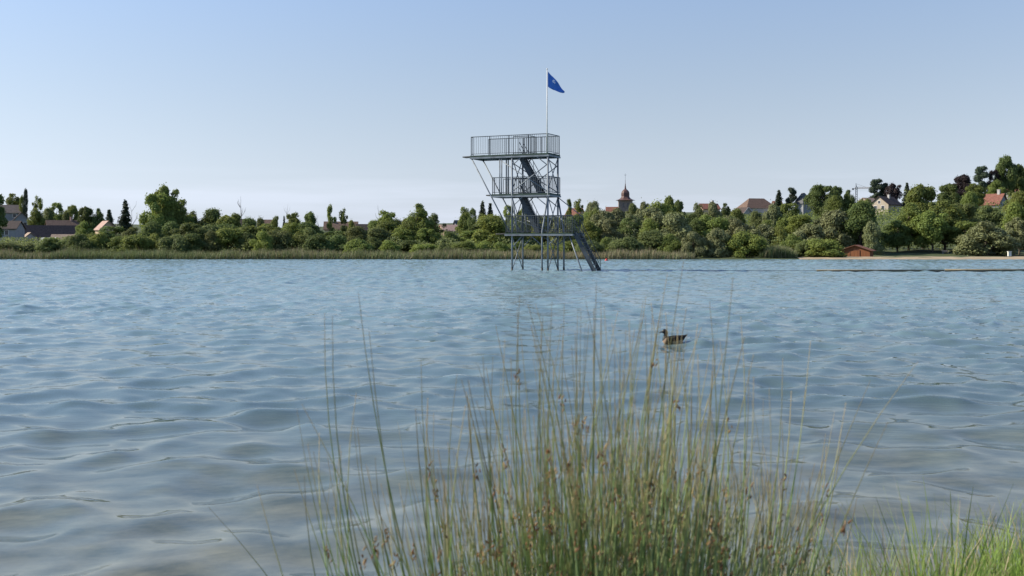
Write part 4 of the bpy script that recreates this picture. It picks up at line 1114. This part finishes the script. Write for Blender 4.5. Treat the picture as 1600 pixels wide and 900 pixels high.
# ---------------------------------------------------------------- boom, buoy
def lake_bits():
    D = 62.0
    x0 = wx(1275, D)
    t = empty('floating_boom', (x0, D, 0.0))
    n = 10
    for k in range(n):
        mb = MB(); x = k * 8.0; r = .04 + .04 * min(1, k / 2)
        mb.tube([(x + .03, 0, .05 + r*.8), (x + 7.98, 0, .05 + r*.8)], r, 10)
        o = mb.build('float', M['boom'], t, True)
        s = MB(); s.box((x + .03, -r*.9, -.12), (x + 7.98, r*.9, .05)); s.build('skirt', M['boom_dark'], o)
    mb = MB(); mb.tube([(0, 0, .05), (-4, .2, .05), (-8, .1, .04)], .013, 6); mb.build('rope', M['boom_dark'], t)
    tag(t, 'long low floating boom lying across the water on the right', 'boom')
    D = 91.0; b = empty('buoy', (wx(947.5, D), D, .0))
    mb = MB(); lathe(mb, [(0, -.12), (.11, -.1), (.16, 0), (.15, .1), (.09, .2), (.04, .26), (0, .27)], 12); mb.build('float', M['red_buoy'], b, True)
    mb = MB(); mb.tube([(0, 0, .25), (0, 0, .34)], .03, 8); mb.build('top_ring', M['boom_dark'], b)
    tag(b, 'small red buoy floating right of the tower stairs', 'buoy')
lake_bits()

# ---------------------------------------------------------------- duck
def duck():
    D = 19.1
    t = empty('duck', (wx(1052.5, D), D, 0))
    mats = [surf('duck_brown', (0.011, 0.009, 0.008), .7, var=.5, scale=40), surf('duck_dark_head', (0.010, 0.011, 0.011), .45, var=.2, scale=40),
            surf('duck_breast', (0.36, 0.25, 0.18), .8, var=.3, scale=40), surf('duck_flank', (0.20, 0.19, 0.13), .8, var=.3, scale=50),
            surf('duck_bill', (0.035, 0.035, 0.030), .45, var=.2), surf('duck_eye', (0.01, 0.01, 0.01), .1, var=0)]
    # rings: x, z, half width, half height, tilt of the ring plane (deg from vertical)
    rings = [(.262, .172, .008, .004, 0), (.245, .165, .03, .012, 0), (.215, .140, .05, .030, 0), (.17, .095, .075, .060, 0), (.11, .070, .10, .088, 0), (.04, .058, .112, .098, 0),
             (-.04, .052, .110, .096, 0), (-.11, .052, .098, .090, 0), (-.165, .062, .078, .078, 14), (-.180, .092, .058, .058, 45), (-.168, .128, .042, .043, 78), (-.152, .165, .034, .036, 92),
             (-.150, .195, .036, .042, 84), (-.158, .222, .043, .050, 55), (-.176, .238, .043, .050, 22), (-.200, .238, .036, .041, 4), (-.218, .230, .024, .026, -6), (-.228, .226, .014, .015, -6), (-.232, .225, .003, .003, -6)]
    n = 18; vs = []; fs = []; mi = []
    for x, z, a, b, tl in rings:
        tl = R(tl); d = Vector((-math.cos(tl), 0, math.sin(tl))); up = Vector((math.sin(tl), 0, math.cos(tl)))
        for k in range(n):
            an = 2*math.pi*k/n
            vs.append(Vector((x, 0, z)) + Vector((0, 1, 0)) * a * math.cos(an) + up * b * math.sin(an))
    for i in range(len(rings) - 1):
        for k in range(n):
            f = (i*n + k, i*n + (k+1) % n, (i+1)*n + (k+1) % n, (i+1)*n + k); fs.append(f)
            c = sum((vs[j] for j in f), Vector()) / 4
            if i >= 9: mi.append(1)
            elif c.x < -.15 and c.z < .115: mi.append(2)
            elif c.z < .078 and c.x > -.06: mi.append(3)
            else: mi.append(0)
    fs.append(tuple(range(n))); mi.append(0); fs.append(tuple((len(rings)-1)*n + k for k in range(n-1, -1, -1))); mi.append(1)
    o = link('body', np_mesh('body', vs, fs, mats[:4], mi, True), t)
    ss = o.modifiers.new('smooth', 'SUBSURF'); ss.levels = 1; ss.render_levels = 2
    b = MB()
    pr = [(-.222, .228, .020, .018), (-.245, .222, .017, .012), (-.268, .215, .017, .008), (-.285, .212, .014, .006), (-.292, .211, .004, .003)]
    v2 = [(x, a*math.cos(2*math.pi*k/10), z + h*math.sin(2*math.pi*k/10)) for x, z, a, h in pr for k in range(10)]
    b.add(v2, [(i*10+k, i*10+(k+1) % 10, (i+1)*10+(k+1) % 10, (i+1)*10+k) for i in range(4) for k in range(10)] + [tuple(40+k for k in range(10))])
    b.build('bill', mats[4], t, True)
    for s in (-1, 1):
        w_ = MB(); nn = 12
        prof = [(-.10, .085, .004, .02), (-.06, .092, .016, .042), (.02, .098, .02, .052), (.10, .112, .018, .040), (.17, .135, .012, .024), (.225, .155, .006, .010), (.245, .162, .002, .003)]
        half = [.092, .100, .100, .088, .062, .034, .018]
        v3 = [(x, s*(h_ + a*math.cos(2*math.pi*k/nn)), z + b_*math.sin(2*math.pi*k/nn)) for (x, z, a, b_), h_ in zip(prof, half) for k in range(nn)]
        w_.add(v3, [(i*nn+k, i*nn+(k+1) % nn, (i+1)*nn+(k+1) % nn, (i+1)*nn+k) for i in range(6) for k in range(nn)] + [tuple(range(nn)), tuple(6*nn+k for k in range(nn-1, -1, -1))])
        w_.build('wing', mats[0], t, True)
        e = MB(); lathe(e, [(0, -.006), (.005, -.004), (.0065, 0), (.005, .004), (0, .006)], 8); e.build('eye', mats[5], t, True, loc=(-.190, s*.040, .250))
    tag(t, 'dark brown duck swimming left on the lake', 'duck')
duck()

# ---------------------------------------------------------------- foreground rushes and grass
def rushes():
    rng = np.random.default_rng(77)
    stems = []                       # base, mid, tip points and radius
    def stem(xb, tipx, tipy, D, r=None, head=None):
        zb = float(bed_z(wx(xb, D), D)) - .03
        m = Vector((wx(xb, D), D, wz(900, D)))
        tp = Vector((wx(tipx, D), D + rng.normal(0, .1), wz(tipy, D)))
        d = (tp - m); 
        bx = 935 + (xb - 935) * .62
        b = Vector((wx(bx, D), D + rng.normal(0, .05), zb))
        stems.append((b, m, tp, r or rng.uniform(.0017, .0037), head))
    for _ in range(740):
        xb = rng.normal(962, 142)
        if xb < 560 or xb > 1290: continue
        e = math.exp(-((xb - 960) / 230) ** 2)
        L = rng.uniform(90, 250) if rng.random() < .62 else rng.uniform(190, 440)
        L *= .55 + .45 * e
        lean = (xb - 940) / 900 * .42 + rng.normal(0, .11)
        stem(xb, xb + lean * L, 900 - L, rng.uniform(2.35, 3.35))
    for _ in range(300):             # shorter stems filling the foot of the tussock
        xb = rng.normal(940, 190)
        if 520 < xb < 1310: stem(xb, xb + rng.normal((xb - 940) * .05, 16), 900 - rng.uniform(10, 150), rng.uniform(2.35, 3.3))
    for _ in range(38):
        xb = rng.uniform(500, 760); L = rng.uniform(80, 260); lean = -.16 + rng.normal(0, .09)
        stem(xb, xb + lean * L, 900 - L, rng.uniform(2.5, 3.2))
    for xb, tx, ty in ((556, 505, 490), (560, 505, 500), (640, 570, 452), (632, 572, 520), (600, 480, 625), (492, 474, 745), (512, 470, 705), (442, 384, 775), (418, 336, 782), (548, 540, 630),
                       (690, 660, 560), (706, 712, 590), (1000, 1056, 405), (980, 1050, 430), (1092, 1118, 428), (1104, 1108, 470), (1190, 1224, 560), (1235, 1368, 598), (1268, 1345, 640),
                       (845, 846, 490), (850, 846, 505), (815, 812, 460), (826, 808, 480), (860, 862, 470), (900, 905, 495), (925, 930, 440), (940, 935, 470), (960, 948, 480), (985, 983, 500),
                       (1010, 1003, 490), (1040, 1012, 470), (880, 886, 480), (790, 788, 540), (775, 770, 560), (1150, 1172, 500), (1130, 1140, 540), (1215, 1290, 540), (1250, 1310, 690), (1230, 1420, 560)):
        stem(xb, tx, ty, rng.uniform(2.4, 3.0), .0028)
    n = 5; segs = 9; V_, F_, T_ = [], [], []
    heads = MB()
    for b, m, tp, r, hd in stems:
        base = len(V_)
        L = (tp - b).length
        for s in range(segs + 1):
            f = s / segs
            # quadratic through base, bank of the clump and tip
            fm = (m.z - b.z) / max(.05, tp.z - b.z)
            cpt = (m - b * (1-fm)**2 - tp * fm*fm) / (2*fm*(1-fm) + 1e-6)
            p = b * (1-f)**2 + cpt * (2*f*(1-f)) + tp * f*f
            rr = r * (1.0 - .78 * f ** 1.8)
            for k in range(n):
                a = 2*math.pi*k/n; V_.append((p.x + rr*math.cos(a), p.y + rr*math.sin(a), p.z)); T_.append(f)
        for s in range(segs):
            for k in range(n):
                F_.append((base + s*n + k, base + s*n + (k+1) % n, base + (s+1)*n + (k+1) % n, base + (s+1)*n + k))
        if rng.random() < .34 and len(stems) :
            f = rng.uniform(.58, .84)
            p = b * (1-f)**2 + cpt * (2*f*(1-f)) + tp * f*f
            for _ in range(rng.integers(5, 12)):
                q = p + Vector((rng.normal(.006, .006), rng.normal(0, .006), rng.normal(0, .014)))
                d = Vector((rng.normal(.3, .5), rng.normal(0, .5), 1)).normalized() * rng.uniform(.005, .010)
                w_ = rng.uniform(.0016, .0030)
                heads.tube([q - d, q - d*.2, q + d*.5, q + d], [w_*.3, w_, w_*.8, w_*.1], 5, int(rng.integers(0, 2)), cap=False)
    gm = grademat('rush_stem', (.22, .30, .10), (.275, .37, .145), (.48, .38, .22), var=.4, tr=.45, mid=.70)
    t = empty('rush_tussock', (wx(950, 2.85), 2.85, 0.3))
    off = -Vector(t.location)
    o = link('stems', np_mesh('stems', V_, np.array(F_), [gm], smooth=True, attrs={'t': T_}), t); o.location = off; o['kind'] = 'stuff'
    h = heads.build('seed_heads', [surf('rush_seed_brown', (.17, .085, .035), .8, var=.4, scale=60), surf('rush_seed_tan', (.32, .22, .11), .8, var=.4, scale=60)], t, True)
    h.location = off; h['kind'] = 'stuff'
    tag(t, 'tall tussock of green rushes with brown seed heads at the near shore', 'rushes')

    # short grass on the bank
    def patch(n, px0, px1, D0, D1, h0, h1):
        p = rng.uniform(px0, px1, n); D = rng.uniform(D0, D1, n); x = wx(p, D)
        return x, D, bed_z(x, D) - .02, rng.uniform(h0, h1, n)
    sets = [patch(1300, 1480, 1720, 4.0, 5.3, .08, .46), patch(700, 1340, 1560, 3.9, 4.9, .10, .30), patch(1500, 1180, 1500, 3.1, 4.0, .25, .74), patch(2400, 500, 1400, 2.0, 3.5, .2, .55), patch(1300, 1470, 1900, 3.0, 4.4, .08, .30), patch(1500, -300, 700, 1.6, 3.3, .12, .3)]
    x, y, z, h = [np.concatenate(a) for a in zip(*sets)]
    n = len(x)
    lean = rng.normal(0, .20, (n, 2)) * h[:, None] * 1.2
    v, f, t_ = blades(x, y, z, h, rng.uniform(.004, .012, n), lean, rng, .5, 5)
    g1 = grademat('bank_grass_green', (.12, .18, .04), (.18, .29, .05), (.25, .30, .09), var=.4, tr=.45)
    g2 = grademat('bank_grass_dry', (.16, .14, .07), (.26, .22, .12), (.34, .26, .16), var=.3, tr=.2)
    dry = rng.random(n) < .2
    o = link('bank_grass', np_mesh('bank_grass', v, f, [g1, g2], np.repeat(dry.astype(int), 5), attrs={'t': t_}))
    tag(o, 'short green grass on the near bank', 'grass', kind='stuff')
rushes()
